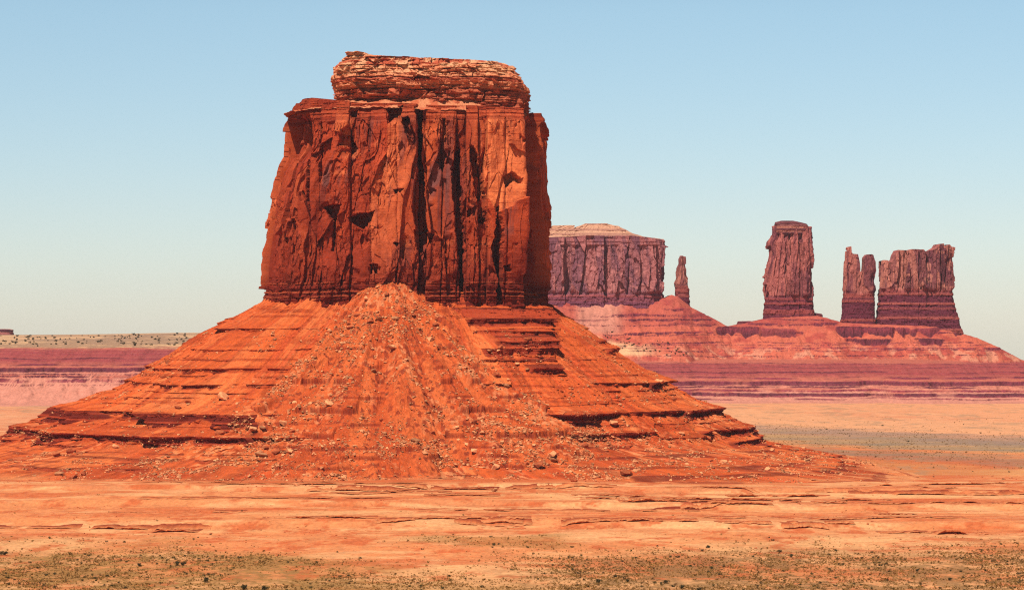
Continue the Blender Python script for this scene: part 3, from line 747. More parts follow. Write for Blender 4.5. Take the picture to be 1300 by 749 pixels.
# ---- far towers
def make_disp(seed, bed_top, lit, dark, foot_w, amp=1.0, panels=None, notch=None, rimz=None, depthY=YF):
    def disp(s, Z, X, Y, ux):
        px = 650 + F * X / depthY
        f1, r1, b1 = facets((s + 2 * fbm2(s / 30, Z / 30, 3, seed)) / 18, Z / 75, seed + 3, 0.9)
        f2, r2, b2 = facets((s + 1 * fbm2(s / 12, Z / 12, 3, seed + 1)) / 8, Z / 34, seed + 13, 1.0)
        f3, r3, b3 = facets(s / 4, Z / 7, seed + 23, 1.0)
        bed = 1 - sstep(bed_top - 4, bed_top + 4, Z + 2 * fbm2(s / 30, Z / 30, 2, seed + 31))
        v1, l1, e1 = blocks(s, Z + fbm2(s / 40, Z / 40, 2, seed + 33), 3.6, 12, seed + 41)
        off = amp * ((1 - bed) * (4.2 * f1 + 2.0 * f2 + 0.7 * f3) + 0.7 * f3 * bed + bed * (3.2 * (v1 - 0.5)) + 0.8 * fbm2(s / 5, Z / 6, 4, seed + 51))
        off = off + bed * foot_w * (bed_top - Z) / 40
        if rimz:
            rm = sstep(rimz - 1, rimz + 1, Z); off = off * (1 - 0.6 * rm) + rm * 2.0 * (v1 - 0.4) + 1.0 * rm
        if panels:
            xs = np.array([p[0] for p in panels]); vs = np.array([p[1] for p in panels])
            i = np.clip(np.searchsorted(xs, px + 1.5 * fbm2(s / 40, Z / 20, 3, seed + 61)) - 1, 0, len(xs) - 1)
            off = off + vs[i] * (1 - 0.7 * bed)
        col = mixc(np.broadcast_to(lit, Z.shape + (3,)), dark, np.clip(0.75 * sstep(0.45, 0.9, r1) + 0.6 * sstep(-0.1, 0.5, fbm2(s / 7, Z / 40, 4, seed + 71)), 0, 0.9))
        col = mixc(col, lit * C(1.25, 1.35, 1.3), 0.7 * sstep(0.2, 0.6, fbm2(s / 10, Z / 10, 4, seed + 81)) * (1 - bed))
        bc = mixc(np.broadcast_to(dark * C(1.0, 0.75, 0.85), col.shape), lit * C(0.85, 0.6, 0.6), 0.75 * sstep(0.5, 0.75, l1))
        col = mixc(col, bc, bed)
        return off, col
    return disp
LIT = C(0.38, 0.105, 0.085); DRK = C(0.135, 0.030, 0.044)  # purple of distant shade is put into the darker tower colour

def far_butte(name, label, cat, px, part, **k):
    e = empty(name, (px_x(px, YF), YF, 90)); tag(e, label, cat)
    return e

# mesa
mesa = far_butte('sandstone_mesa', 'broad flat sheer purple brown mesa half hidden behind the big orange butte', 'mesa', 760, 'cliff')
MESA_P = [(560, 0), (700, 2), (715, -6), (722, 3), (742, 7), (765, -5), (778, 3), (800, 6), (828, 1), (838, -4), (860, -4)]
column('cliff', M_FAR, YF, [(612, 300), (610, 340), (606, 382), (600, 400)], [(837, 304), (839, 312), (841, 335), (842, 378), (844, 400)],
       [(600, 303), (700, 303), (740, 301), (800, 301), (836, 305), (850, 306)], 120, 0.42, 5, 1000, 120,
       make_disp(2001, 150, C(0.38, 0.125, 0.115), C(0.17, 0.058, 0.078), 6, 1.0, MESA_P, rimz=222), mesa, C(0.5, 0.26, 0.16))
def summit_disp(s, Z, X, Y, ux):
    v1, l1, e1 = blocks(s, Z, 3.4, 16, 2101)
    off = 3.5 * (v1 - 0.5) + 1.5 * fbm2(s / 8, Z / 6, 4, 2111)
    col = mixc(np.broadcast_to(C(0.54, 0.27, 0.165), Z.shape + (3,)), C(0.34, 0.14, 0.10), sstep(0.4, 0.7, l1) * 0.8)
    return off, col
column('summit', M_FAR, YF, [(712, 284), (690, 290), (640, 302), (620, 308)], [(780, 285), (790, 290), (803, 297), (818, 301), (834, 306)],
       [(600, 288), (700, 287), (730, 287), (734, 290), (743, 284.5), (780, 284.5), (800, 290), (900, 292)], 221, 0.35, 3, 600, 34, summit_disp, mesa, C(0.52, 0.29, 0.18), ridge=0.6)

king = far_butte('rock_spire', 'thin lone rock spire on a cone beside the broad mesa', 'rock spire', 866, 'x')
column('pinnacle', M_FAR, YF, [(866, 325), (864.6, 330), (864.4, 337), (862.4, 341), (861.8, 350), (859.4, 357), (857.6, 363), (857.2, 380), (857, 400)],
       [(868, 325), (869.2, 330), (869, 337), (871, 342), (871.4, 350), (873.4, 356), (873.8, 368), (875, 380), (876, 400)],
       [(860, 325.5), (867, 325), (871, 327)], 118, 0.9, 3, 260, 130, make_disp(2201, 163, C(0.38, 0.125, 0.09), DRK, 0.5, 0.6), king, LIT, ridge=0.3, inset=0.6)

stage = far_butte('rock_tower', 'tall square block tower standing alone between mesa and twin spires', 'rock tower', 1002, 'x')
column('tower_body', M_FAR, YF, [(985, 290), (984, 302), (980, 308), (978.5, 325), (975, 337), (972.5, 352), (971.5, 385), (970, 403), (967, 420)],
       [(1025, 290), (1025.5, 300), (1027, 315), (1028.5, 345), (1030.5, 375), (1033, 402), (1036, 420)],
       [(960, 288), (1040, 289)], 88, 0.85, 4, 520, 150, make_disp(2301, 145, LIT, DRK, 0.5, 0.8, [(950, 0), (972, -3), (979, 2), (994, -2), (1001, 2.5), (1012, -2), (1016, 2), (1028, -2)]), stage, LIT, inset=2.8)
def capd(s, Z, X, Y, ux):
    v1, l1, e1 = blocks(s, Z, 3.0, 14, 2401)
    return 2.6 * (v1 - 0.5) + 1.0 * fbm2(s / 6, Z / 6, 4, 2411), mixc(np.broadcast_to(C(0.40, 0.14, 0.09), Z.shape + (3,)), C(0.16, 0.045, 0.05), sstep(0.45, 0.7, l1))
column('cap_rock', M_FAR, YF, [(985, 282), (983.5, 287), (984, 300)], [(1023, 284), (1025.5, 288), (1024.5, 300)],
       [(975, 285), (982, 283), (990, 281), (1005, 281), (1018, 283.5), (1026, 286), (1035, 288)], 241, 0.86, 4, 400, 30, capd, stage, C(0.46, 0.20, 0.13), ridge=0.3)

twin = far_butte('twin_spires', 'narrow butte split at the top into two prongs next to the castle shaped one', 'rock spires', 1090, 'x')
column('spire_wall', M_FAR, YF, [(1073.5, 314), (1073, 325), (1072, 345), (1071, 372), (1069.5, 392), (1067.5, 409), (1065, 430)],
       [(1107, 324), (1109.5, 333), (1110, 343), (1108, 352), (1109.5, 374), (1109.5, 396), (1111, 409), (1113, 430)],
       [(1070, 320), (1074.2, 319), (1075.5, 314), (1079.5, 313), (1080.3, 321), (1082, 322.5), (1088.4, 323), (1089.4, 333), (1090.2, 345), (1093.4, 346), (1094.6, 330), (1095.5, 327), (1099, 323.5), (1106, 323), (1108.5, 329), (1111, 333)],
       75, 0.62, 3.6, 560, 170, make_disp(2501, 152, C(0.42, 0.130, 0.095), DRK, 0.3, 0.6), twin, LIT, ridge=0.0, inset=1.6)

castle = far_butte('castle_butte', 'wide castle shaped butte with jagged crown at the right end of the ridge', 'butte', 1165, 'x')
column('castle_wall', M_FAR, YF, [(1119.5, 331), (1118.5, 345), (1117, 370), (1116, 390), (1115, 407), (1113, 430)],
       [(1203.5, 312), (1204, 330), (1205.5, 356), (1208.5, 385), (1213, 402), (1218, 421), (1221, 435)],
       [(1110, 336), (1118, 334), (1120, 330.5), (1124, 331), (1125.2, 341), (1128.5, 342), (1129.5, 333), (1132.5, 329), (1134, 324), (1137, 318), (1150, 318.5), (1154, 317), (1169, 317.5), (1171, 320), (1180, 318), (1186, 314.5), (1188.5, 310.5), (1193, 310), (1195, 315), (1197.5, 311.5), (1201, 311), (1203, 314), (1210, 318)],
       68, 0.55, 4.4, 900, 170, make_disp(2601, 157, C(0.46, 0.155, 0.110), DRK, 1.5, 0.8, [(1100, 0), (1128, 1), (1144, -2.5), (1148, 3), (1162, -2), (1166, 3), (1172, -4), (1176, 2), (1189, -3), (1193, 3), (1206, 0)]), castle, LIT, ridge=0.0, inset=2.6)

# small block on the ridge saddle and the shelf right of the tower
def outcrop(name, label, lft, rgt, top, zb, seed, Yc=YF, lit=LIT):
    def dd(s, Z, X, Y, ux):
        v1, l1, e1 = blocks(s, Z, 2.2, 9, seed)
        return 2.0 * (v1 - 0.5) + 0.8 * fbm2(s / 5, Z / 5, 3, seed + 1), mixc(np.broadcast_to(lit * 0.8, Z.shape + (3,)), DRK * 0.8, sstep(0.3, 0.6, l1))
    e = column(name, M_FAR, Yc, lft, rgt, top, zb, 0.7, 3.5, 300, 50, dd, None, lit, ridge=0.3)
    return tag(e, label, 'rock outcrop')
outcrop('rock_outcrop', 'small dark flat topped rock block on the saddle left of the square tower', [(937, 408), (935, 412), (932, 440)], [(957, 408), (959, 412), (961, 440)], [(930, 408), (965, 408)], 80, 2701)
outcrop('rock_outcrop', 'little dark shelf of rock at the right foot of the square tower', [(1030, 398), (1028, 410)], [(1043, 398), (1045, 401), (1047, 410)], [(1025, 396), (1046, 399)], 100, 2721)

# tiny butte beyond the plateau at the far left
YT = 7000.0
tiny = empty('distant_butte', (px_x(-6, YT), YT, 80)); tag(tiny, 'tiny dark flat topped butte on the skyline at the left end of the plateau', 'butte')
def td(s, Z, X, Y, ux):
    v1, l1, e1 = blocks(s, Z, 3, 15, 2801)
    return 3 * (v1 - 0.5), mixc(np.broadcast_to(C(0.36, 0.11, 0.09), Z.shape + (3,)), DRK * 0.8, sstep(0.3, 0.6, l1))
column('cliff', M_FAR, YT, [(-34, 418), (-35, 428)], [(15.5, 418.5), (17, 427)], [(-40, 417.5), (12, 418), (18, 419.5)], 60, 0.7, 4, 400, 30, td, tiny, C(0.45, 0.2, 0.15), ridge=0.5)
def tiny_talus():
    th = np.linspace(-np.pi, np.pi, 400, endpoint=False)[None, :]; q = np.linspace(0, 1, 40)[:, None]
    r = lerp(48, 118, q) ; X = px_x(-9, YT) + r * np.cos(th); Y = YT + r * 0.7 * np.sin(th)
    Z = lerp(py_z(424.2, YT), 40, q ** 0.85) + 1.2 * fbm2(X / 15, Y / 15, 3, 2811)
    col = mixc(np.broadcast_to(C(0.52, 0.17, 0.10), X.shape + (3,)), C(0.44, 0.12, 0.08), sstep(-.2, .4, fbm2(X / 20, Y / 20, 3, 2815)))
    mesh_np('talus_slope', np.stack([X, Y, Z], -1).reshape(-1, 3), grid_faces(40, 400, True), M_FAR, col, tiny)
tiny_talus()

# ================================================================== BOULDERS
def hull(seed, sx=1.0, sy=0.8, sz=0.65, n=16):
    rr = random.Random(seed); bm = bmesh.new()
    for _ in range(n):
        v = [rr.gauss(0, 1) for _ in range(3)]; l = math.sqrt(sum(a * a for a in v)); q = rr.uniform(0.75, 1.0)
        v = [max(-0.72, min(0.72, a / l * q)) for a in v]
        bm.verts.new((v[0] * sx, v[1] * sy, v[2] * sz))
    r = bmesh.ops.convex_hull(bm, input=bm.verts)
    bmesh.ops.delete(bm, geom=[g for g in r['geom_interior'] if isinstance(g, bmesh.types.BMVert)], context='VERTS')
    bmesh.ops.triangulate(bm, faces=bm.faces)
    bm.verts.index_update()
    V = np.array([v.co[:] for v in bm.verts]); Fc = np.array([[v.index for v in f.verts] for f in bm.faces])
    return bm, V, Fc
HULLS = [hull(40 + i, 1.0, random.uniform(.7, 1.0), random.uniform(.4, .8)) for i in range(10)]
def boulder_mesh(i):
    bm, V, Fc = HULLS[i % len(HULLS)]
    b2 = bm.copy()
    bmesh.ops.bevel(b2, geom=list(b2.edges), offset=0.05, segments=1, affect='EDGES', clamp_overlap=True)
    bmesh.ops.triangulate(b2, faces=[f for f in b2.faces if len(f.verts) > 4])
    bmesh.ops.subdivide_edges(b2, edges=list(b2.edges), cuts=1)
    for v in b2.verts:
        n = math.sin(v.co.x * 9 + i) * math.sin(v.co.y * 11 + 2 * i) * math.sin(v.co.z * 13)
        v.co *= 1 + 0.05 * n
    me = bpy.data.meshes.new('boulder'); b2.to_mesh(me); b2.free(); return me
BM = [boulder_mesh(i) for i in range(10)]
for i, me in enumerate(BM): me.materials.append(M_BOULDER if i % 3 else M_BOULDER_RED)

# the two surfaces that carry rocks, as one table of candidate points
sel_t = (TY < YC) & (Tpx > -30) & (Tpx < 1200)
fpx, fpy = P2(FX, FY, FZ)
def surf_at(px, py):
    """nearest surface point seen at a spot of the slope"""
    i = np.argmin(((Tpx2 - px) ** 2 + (Tpy2 - py) ** 2) + 0.0005 * (TY2 - 1600)); a = (TX2[i], TY2[i], TZ2[i], TY2[i], abs(Tpx2[i] - px) + abs(Tpy2[i] - py))
    j = np.argmin((fpx - px) ** 2 + (fpy - py) ** 2); b = (FX.flat[j], FY.flat[j], FZ.flat[j], FY.flat[j], abs(fpx.flat[j] - px) + abs(fpy.flat[j] - py))
    c = (px_x(px, F * EYE / (py - HOR)), F * EYE / (py - HOR), 0.0) if py > 560 else None
    best = b if (b[4] < 2 and (b[1] < a[1] or a[4] > 2.5)) else a
    if c is not None and (best[4] > 2.5 or c[1] < best[1]):
        return c[0], c[1], float(ground_h(np.array(c[0]), np.array(c[1])))
    return best[0], best[1], best[2]
TPX, TPY = P2(TX, TY, TZ)
TX2 = TX[sel_t][::3]; TY2 = TY[sel_t][::3]; TZ2 = TZ[sel_t][::3]; Tpx2 = TPX[sel_t][::3]; Tpy2 = TPY[sel_t][::3]

def put_boulder(x, y, z, size, label, group=None, i=None, sink=0.25):
    me = BM[(i if i is not None else random.randrange(10)) % 10]
    o = bpy.data.objects.new('boulder', me); COL.objects.link(o)
    o.location = (x, y, z + size * (0.33 - sink * 0.5))
    o.rotation_euler = (random.uniform(-.35, .35), random.uniform(-.35, .35), random.uniform(0, 6.28))
    o.scale = (size, size, size * random.uniform(.8, 1.1))
    return tag(o, label, 'boulder', group)
NAMED = [
    (683, 592, 6.2, 'biggest pale boulder at the middle of the cone foot with a black shadow under it'),
    (700, 578, 5.4, 'pale blocky boulder just above and right of the biggest boulder'),
    (155, 614, 4.6, 'dark sided boulder at the bottom of the cone near its left end'),
    (350, 574, 4.6, 'boulder with deep shade on the left slope below two pale slabs'),
    (321, 546, 5.0, 'large pale slab on the left slope, left one of a leaning pair'),
    (333, 544, 4.4, 'large pale slab on the left slope, right one of a leaning pair'),
    (90, 574, 4.6, 'flat pale boulder on the dark layered band near the left edge'),
    (76, 602, 4.8, 'long flat slab at the cone foot close to the left edge'),
    (418, 513, 4.4, 'pale boulder sitting on a dark ledge left of the rubble fan'),
    (898, 557, 4.2, 'dark squarish boulder alone on the smooth right slope'),
    (905, 618, 4.0, 'pale flat boulder at the foot of the right slope'),
    (541, 575, 4.0, 'split boulder low in the middle of the rubble fan'),
    (602, 573, 4.0, 'dark tilted boulder low on the right side of the rubble fan'),
    (592, 612, 3.6, 'rounded boulder at the toe of the rubble fan'),
    (376, 629, 3.2, 'dark boulder alone on the pale flat below the cone'),
    (628, 633, 2.8, 'small boulder alone on the flat right of the fan toe'),
    (729, 623, 3.0, 'small pale boulder on the flat below the biggest boulder'),
    (502, 404, 3.6, 'pale flat boulder high on the rubble fan under the cliff'),
    (466, 380, 3.4, 'dark boulder near the very top of the rubble fan'),
    (238, 511, 3.4, 'single pale boulder on the smooth left slope above the dark ledges'),
    (491, 374, 3.2, 'dark upright rock at the head of the rubble fan'),
]
for i, (px, py, sz, lab) in enumerate(NAMED):
    x, y, z = surf_at(px, py + 1.0)
    put_boulder(x, y, z, sz, lab, 'boulders fallen on the rubble cone', i, sink=0.1)

def pick(n, w): 
    w = np.clip(w, 0, None).ravel(); w = w / w.sum(); return RNG.choice(len(w), n, replace=False, p=w)
# density of loose rock on the cone and on the fan
blob = np.zeros(Tpx.shape)
for bx, by, sx, sy, a in ((200, 590, 50, 22, 1), (330, 560, 38, 28, 1.2), (90, 590, 40, 20, .6), (720, 560, 45, 22, 1.3), (870, 590, 80, 25, .7), (760, 600, 60, 25, .8), (1000, 600, 70, 22, .8), (640, 590, 40, 20, .6), (420, 590, 40, 20, .4), (270, 600, 40, 14, .8), (130, 500, 20, 10, .4), (60, 552, 40, 8, .7)):
    blob += a * np.exp(-((TPX - bx) / sx) ** 2 - ((TPY - by) / sy) ** 2)
wT = (blob + 0.05) * sel_t * (TZ < 100) * (TZ > -0.3) * sstep(-0.1, 0.4, fbm2(TX / 14, TY / 14, 3, 3001) + 0.15)
wF = (sstep(0, 20, np.hypot(FX - FA[0], FY - FA[1])) * (FZ > -0.5) * (np.abs(np.arctan2(FX - FA[0], FA[1] - FY)) < 1.15)) * np.hypot(FX - FA[0], FY - FA[1]) * (0.15 + sstep(-0.1, 0.5, fbm2(FX / 16, FY / 16, 3, 3011)))
iT = pick(135, wT); iF = pick(144, wF)
for q, i in enumerate(iT):
    put_boulder(TX.flat[i], TY.flat[i], TZ.flat[i], min(6.0, 1.5 + RNG.exponential(1.3)), 'mid sized sandstone boulder among others on the lower ledges of the cone', 'boulders scattered on the lower ledges')
for q, i in enumerate(iF):
    put_boulder(FX.flat[i], FY.flat[i], FZ.flat[i], min(5.6, 1.5 + RNG.exponential(1.2)), 'mid sized sandstone boulder among others on the central rubble fan', 'boulders scattered on the rubble fan')

def merge_instances(name, srcs, P, S, R, mat, squash=1.0, tints=None, kind='stuff'):
    """many small pieces as one mesh; srcs list of (V, F triangles)"""
    Vs = []; Fs = []; base = 0
    which = RNG.integers(0, len(srcs), len(P))
    for k, (V, Fc) in enumerate(srcs):
        m = which == k; p = P[m]; s_ = S[m]; r = R[m]; n = len(p)
        if n == 0: continue
        c = np.cos(r)[:, None]; sn = np.sin(r)[:, None]
        vx = V[None, :, 0] * c - V[None, :, 1] * sn; vy = V[None, :, 0] * sn + V[None, :, 1] * c; vz = V[None, :, 2] * squash + 0 * c
        W = np.stack([vx, vy, vz], -1) * s_[:, None, None] + p[:, None, :]
        Vs.append(W.reshape(-1, 3)); Fs.append((Fc[None] + (np.arange(n) * len(V))[:, None, None] + base).reshape(-1, Fc.shape[1])); base += n * len(V)
    o = mesh_np(name, np.concatenate(Vs), np.concatenate(Fs), mat)
    return tag(o, kind=kind)
small = [hull(900 + i, 1.0, .85, .6, 9)[1:] for i in range(6)]
def rubble(name, X_, Y_, Z_, w, n, smin, mean, label):
    i = pick(n, w)
    P = np.stack([X_.flat[i], Y_.flat[i], Z_.flat[i] + 0.1], -1); S = np.minimum(smin + RNG.exponential(mean, n), 2.3)
    o = merge_instances(name, small, P, S, RNG.uniform(0, 6.28, n), M_BOULDER)
    tag(o, label, 'rubble')
rubble('rubble', TX, TY, TZ, wT, 12000, 0.35, 0.50, 'loose broken rock strewn thinly over the ledges of the orange cone')
rubble('rubble', FX, FY, FZ, wF, 15000, 0.35, 0.52, 'loose broken rock covering the steep fan below the middle of the cliff')

# loose stones on the flat, thicker towards the cone
n_ = 60000
Ys = 1.0 / RNG.uniform(1 / 1800.0, 1 / 1150.0, n_); Xs = RNG.uniform(-0.23, 0.23, n_) * Ys
qd = np.hypot(Xs - XC, (Ys - YC) / 0.86)
pr = (0.10 + 0.9 * sstep(560, 370, qd)) * sstep(-0.15, 0.5, fbm2(Xs / 30, Ys / 40, 4, 3101))
kk = RNG.uniform(0, 1, n_) < pr * 0.30
Xs, Ys = Xs[kk], Ys[kk]
o = merge_instances('stones', small, np.stack([Xs, Ys, ground_h(Xs, Ys) + 0.05], -1), np.minimum(0.25 + RNG.exponential(0.28, len(Xs)), 1.4), RNG.uniform(0, 6.28, len(Xs)), M_BOULDER_RED)
tag(o, 'small red stones strewn over the pale flat in front of the cone', 'stones')

# ================================================================== LOW ROCK LEDGES ON THE FLAT
def rock_ledge(px0, px1, py, h, seed, label, group):
    Y = F * (EYE - 1.0) / (py - HOR); x0, x1 = px_x(px0, Y), px_x(px1, Y)
    n = int((x1 - x0) / 0.45) + 8; s = np.linspace(x0, x1, n)
    end = np.minimum(1, np.minimum(s - x0, x1 - s) / (0.12 * (x1 - x0) + 1)) ** 0.6
    hz = h * end * np.clip((0.55 if b - a < 150 else 0.35) + 1.3 * fbm2(s / 9, s * 0 + seed, 5, seed, 0.6), 0.0, 1.4)
    yl = Y + 8 * fbm2(s / 30, s * 0, 5, seed + 1, 0.6)
    g = ground_h(s, yl)
    rows = []; cols = []
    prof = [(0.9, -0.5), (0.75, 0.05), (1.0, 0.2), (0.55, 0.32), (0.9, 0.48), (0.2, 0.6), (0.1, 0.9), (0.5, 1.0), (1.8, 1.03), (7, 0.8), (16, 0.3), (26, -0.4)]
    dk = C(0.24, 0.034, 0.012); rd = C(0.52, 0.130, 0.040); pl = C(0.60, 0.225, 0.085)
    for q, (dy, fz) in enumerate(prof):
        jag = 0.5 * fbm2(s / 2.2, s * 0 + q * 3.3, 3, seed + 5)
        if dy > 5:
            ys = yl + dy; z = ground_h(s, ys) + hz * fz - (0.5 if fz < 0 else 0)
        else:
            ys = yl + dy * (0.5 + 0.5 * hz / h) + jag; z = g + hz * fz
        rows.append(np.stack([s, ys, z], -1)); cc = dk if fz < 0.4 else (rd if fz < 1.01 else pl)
        cols.append(np.broadcast_to(cc, (n, 3)) * (1 + 0.25 * fbm2(s / 3, s * 0 + q, 3, seed + 7))[:, None])
    V = np.stack(rows); c = np.stack(cols)
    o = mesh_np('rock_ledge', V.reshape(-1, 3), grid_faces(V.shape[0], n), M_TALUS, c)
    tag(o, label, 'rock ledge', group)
ledge_specs = [(145, 172, 654, 1.6), (145, 235, 668, 2.2), (205, 240, 671, 2.6), (280, 312, 653, 1.2), (400, 520, 631, 2.0), (430, 560, 634, 1.6), (560, 625, 637, 1.2), (350, 445, 662, 1.8),
    (480, 515, 664, 1.4), (540, 640, 662, 1.6), (600, 670, 664, 1.5), (640, 735, 663, 1.8), (735, 800, 664, 1.8), (780, 860, 665, 2.4), (840, 905, 644, 2.4), (745, 800, 637, 2.0), (808, 870, 645, 3.0),
    (880, 925, 648, 2.4), (915, 965, 647, 2.2), (945, 1050, 666, 2.6), (1005, 1040, 668, 2.6), (1125, 1155, 655, 2.2), (1205, 1250, 673, 3.2), (1130, 1170, 672, 1.6), (1080, 1120, 640, 1.6), (1150, 1200, 628, 2.0),
    (1180, 1240, 622, 1.6), (1040, 1090, 631, 2.2), (1095, 1150, 625, 2.4), (1260, 1300, 620, 2.2), (870, 940, 631, 1.8), (950, 1030, 636, 2.6), (300, 520, 626, 1.4), (520, 760, 629, 1.8), (760, 1000, 641, 2.2), (560, 860, 651, 1.6), (200, 470, 640, 1.1), (900, 1200, 660, 1.4), (1020, 1300, 644, 1.6), (1100, 1300, 633, 1.4), (320, 400, 621, 1.2), (190, 330, 622, 1.0), (-10, 70, 668, 1.0)]
for i, (a, b, c_, h) in enumerate(ledge_specs):
    mid_, hw_ = (a + b) / 2, (b - a) / 2 * (1.7 if (b - a) < 120 else 1.2)
    if b - a > 0: a0_, b0_, h = mid_ - hw_, mid_ + hw_, h * 0.5
    lab = 'low dark broken rock ledge edging the pale flat in front of the cone'
    if (a, c_) == (1205, 673): lab = 'dark shadowed rock ledge alone on the orange flat near the right edge'
    if (a, c_) == (205, 671): lab = 'crumbled red rock ledge on the pale flat below the left part of the cone'
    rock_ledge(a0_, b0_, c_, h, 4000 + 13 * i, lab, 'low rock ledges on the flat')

# ================================================================== SHRUBS
def shrub_mesh(seed, nleaf, flat=0.75, leaf=0.16, mat=M_SHRUB, stems=True):
    rr = random.Random(seed); V = []; Fq = []
    cl = [(rr.uniform(-.5, .5), rr.uniform(-.5, .5), rr.uniform(.2, .75) * flat, rr.uniform(.22, .42)) for _ in range(7)]
    for _ in range(nleaf):
        cx, cy, cz, cr = rr.choice(cl)
        d = [rr.gauss(0, 1) for _ in range(3)]; l = math.sqrt(sum(a * a for a in d)) + 1e-6; q = cr * rr.uniform(.5, 1.05)
        p = [cx + d[0] / l * q, cy + d[1] / l * q, max(0.02, cz + d[2] / l * q * .8)]
        a = [rr.gauss(0, 1) for _ in range(3)]; b = [rr.gauss(0, 1) for _ in range(3)]
        la = math.sqrt(sum(t * t for t in a)); lb = math.sqrt(sum(t * t for t in b)); s_ = leaf * rr.uniform(.6, 1.4)
        i = len(V)
        V += [tuple(p), tuple(p[k] + a[k] / la * s_ for k in range(3)), tuple(p[k] + b[k] / lb * s_ for k in range(3))]
        Fq.append((i, i + 1, i + 2))
    if stems:
        for cx, cy, cz, cr in cl:
            i = len(V); w = 0.03
            V += [(-w, 0, -.05), (w, 0, -.05), (cx, cy, cz)]; Fq.append((i, i + 1, i + 2))
            V += [(0, -w, -.05), (0, w, -.05), (cx, cy, cz)]; Fq.append((i + 3, i + 4, i + 5))
    V = np.array(V); Fq = np.array(Fq)
    return V, Fq
def mk(name, VF, mat):
    me = bpy.data.meshes.new(name); me.from_pydata([tuple(v) for v in VF[0]], [], [tuple(int(a) for a in f) for f in VF[1]]); me.materials.append(mat); return me
SH = [mk('desert_shrub', shrub_mesh(60 + i, 260), M_SHRUB if i % 2 else M_SHRUB_DARK) for i in range(6)]
SHD = [mk('dark_shrub', shrub_mesh(80 + i, 420, 0.95, 0.15), M_SHRUB_DARK) for i in range(3)]
def put_shrub(name, meshes, x, y, z, size, label, cat, group=None):
    o = bpy.data.objects.new(name, random.choice(meshes)); COL.objects.link(o)
    o.location = (x, y, z); o.rotation_euler = (0, 0, random.uniform(0, 6.28)); k = size * random.uniform(.85, 1.15)
    o.scale = (k, k, size)
    return tag(o, label, cat, group)
def gpt(px, py):
    Y = F * EYE / (py - HOR); x = px_x(px, Y); return x, Y, float(ground_h(np.array(x), np.array(Y)))
for px, py, sz, lab in [
    (5, 700, 3.4, 'dark rounded bush standing alone at the left edge of the flat'),
    (224, 713, 3.0, 'big dark green bush, left one of a touching pair in the sage'),
    (233, 713, 3.0, 'big dark green bush, right one of a touching pair in the sage'),
    (261, 738, 3.2, 'dark upright bush near the bottom edge below the pair of bushes'),
    (309, 747, 2.8, 'bush at the very bottom edge, first right of the dark upright bush'),
    (336, 748, 2.8, 'bush at the very bottom edge, second right of the dark upright bush'),
    (177, 714, 2.2, 'small dark bush in the sage left of the touching pair'),
    (899, 692, 2.2, 'small dark bush at the edge of the brown flat below the right slope'),
    (892, 696, 1.8, 'lower small dark bush at the edge of the brown flat'),
    (990, 697, 2.0, 'round dark bush, left of two close together on the brown flat'),
    (1004, 703, 2.4, 'wide dark bush, right of two close together on the brown flat'),
    (760, 738, 2.4, 'dark bush near the bottom edge, left one of three in a row'),
    (796, 736, 2.0, 'olive bush near the bottom edge, middle one of three in a row'),
    (846, 737, 2.2, 'dark bush near the bottom edge, right one of three in a row'),
    (1165, 721, 1.9, 'single dark bush far right on the brown flat'),
    (1206, 733, 1.9, 'single dark bush far right close to the bottom edge'),
    (865, 743, 2.4, 'dark bush at the bottom edge right of the row of three'),
    (888, 746, 2.6, 'wide dark bush at the bottom edge below the brown flat')]:
    x, y, z = gpt(px, py); put_shrub('dark_bush', SHD, x, y, z - 0.05, sz * 0.72, lab, 'bush')

def veg_density(px, py, x, y):
    n = fbm2(x / 30, y / 50, 3, 5001); n2 = fbm2(x / 9, y / 16, 3, 5011)
    wl = py + 10 * fbm2(x / 60, y / 60, 4, 961)
    left = sstep(678, 704, wl - 0.055 * px * sstep(150, 450, px)) * sstep(640, 400, px)
    right = sstep(682, 710, wl + 0.018 * (px - 900)) * sstep(560, 760, px)
    mid = sstep(700, 742, wl) * 0.75 + 0.35 * sstep(680, 686, wl) * sstep(696, 690, wl) * sstep(480, 560, px) * sstep(760, 700, px)
    d = np.maximum(np.maximum(left * 0.9, right), mid) * np.clip(0.65 + 0.55 * n + 0.6 * n2, 0.02, 1.4)
    return d + 0.006 * sstep(625, 640, py)
# candidate points over the visible foreground and a margin round it
NC = 210000
Yq = 1.0 / RNG.uniform(1 / 1650.0, 1 / 900.0, NC) ; Xq = RNG.uniform(-0.24, 0.24, NC) * Yq
pxq = 650 + F * Xq / Yq; pyq = HOR + F * EYE / Yq
dq = veg_density(pxq, pyq, Xq, Yq)
keep = RNG.uniform(0, 1, NC) < dq * 0.62
Xq, Yq, pxq, pyq = Xq[keep], Yq[keep], pxq[keep], pyq[keep]
Zq = ground_h(Xq, Yq)
ninst = len(Xq)
size = 0.28 + RNG.exponential(0.16, ninst); size = np.minimum(size, 0.95)
inv = np.where((pxq > 0) & (pxq < 1300) & (pyq < 748) & (pyq > 640))[0]
big = RNG.choice(inv, 282 if len(inv) > 282 else len(inv), replace=False)
for i in big:
    pxx = pxq[i]
    if pyq[i] < 684: lab, g = 'small lone desert shrub on the pale flat below the cone', 'shrubs on the pale flat'
    elif pxx < 520: lab, g = 'low olive desert shrub in the sage of the left foreground', 'shrubs in the left sage flat'
    elif pxx < 720: lab, g = 'low olive desert shrub on the sandy ground at the bottom middle', 'shrubs on the middle sand'
    else: lab, g = 'low olive desert shrub on the brown flat at bottom right', 'shrubs on the right brown flat'
    put_shrub('desert_shrub', SH, Xq[i], Yq[i], Zq[i] - 0.03, random.uniform(.75, 1.25), lab, 'shrub', g)
rest = np.ones(ninst, bool); rest[big] = False
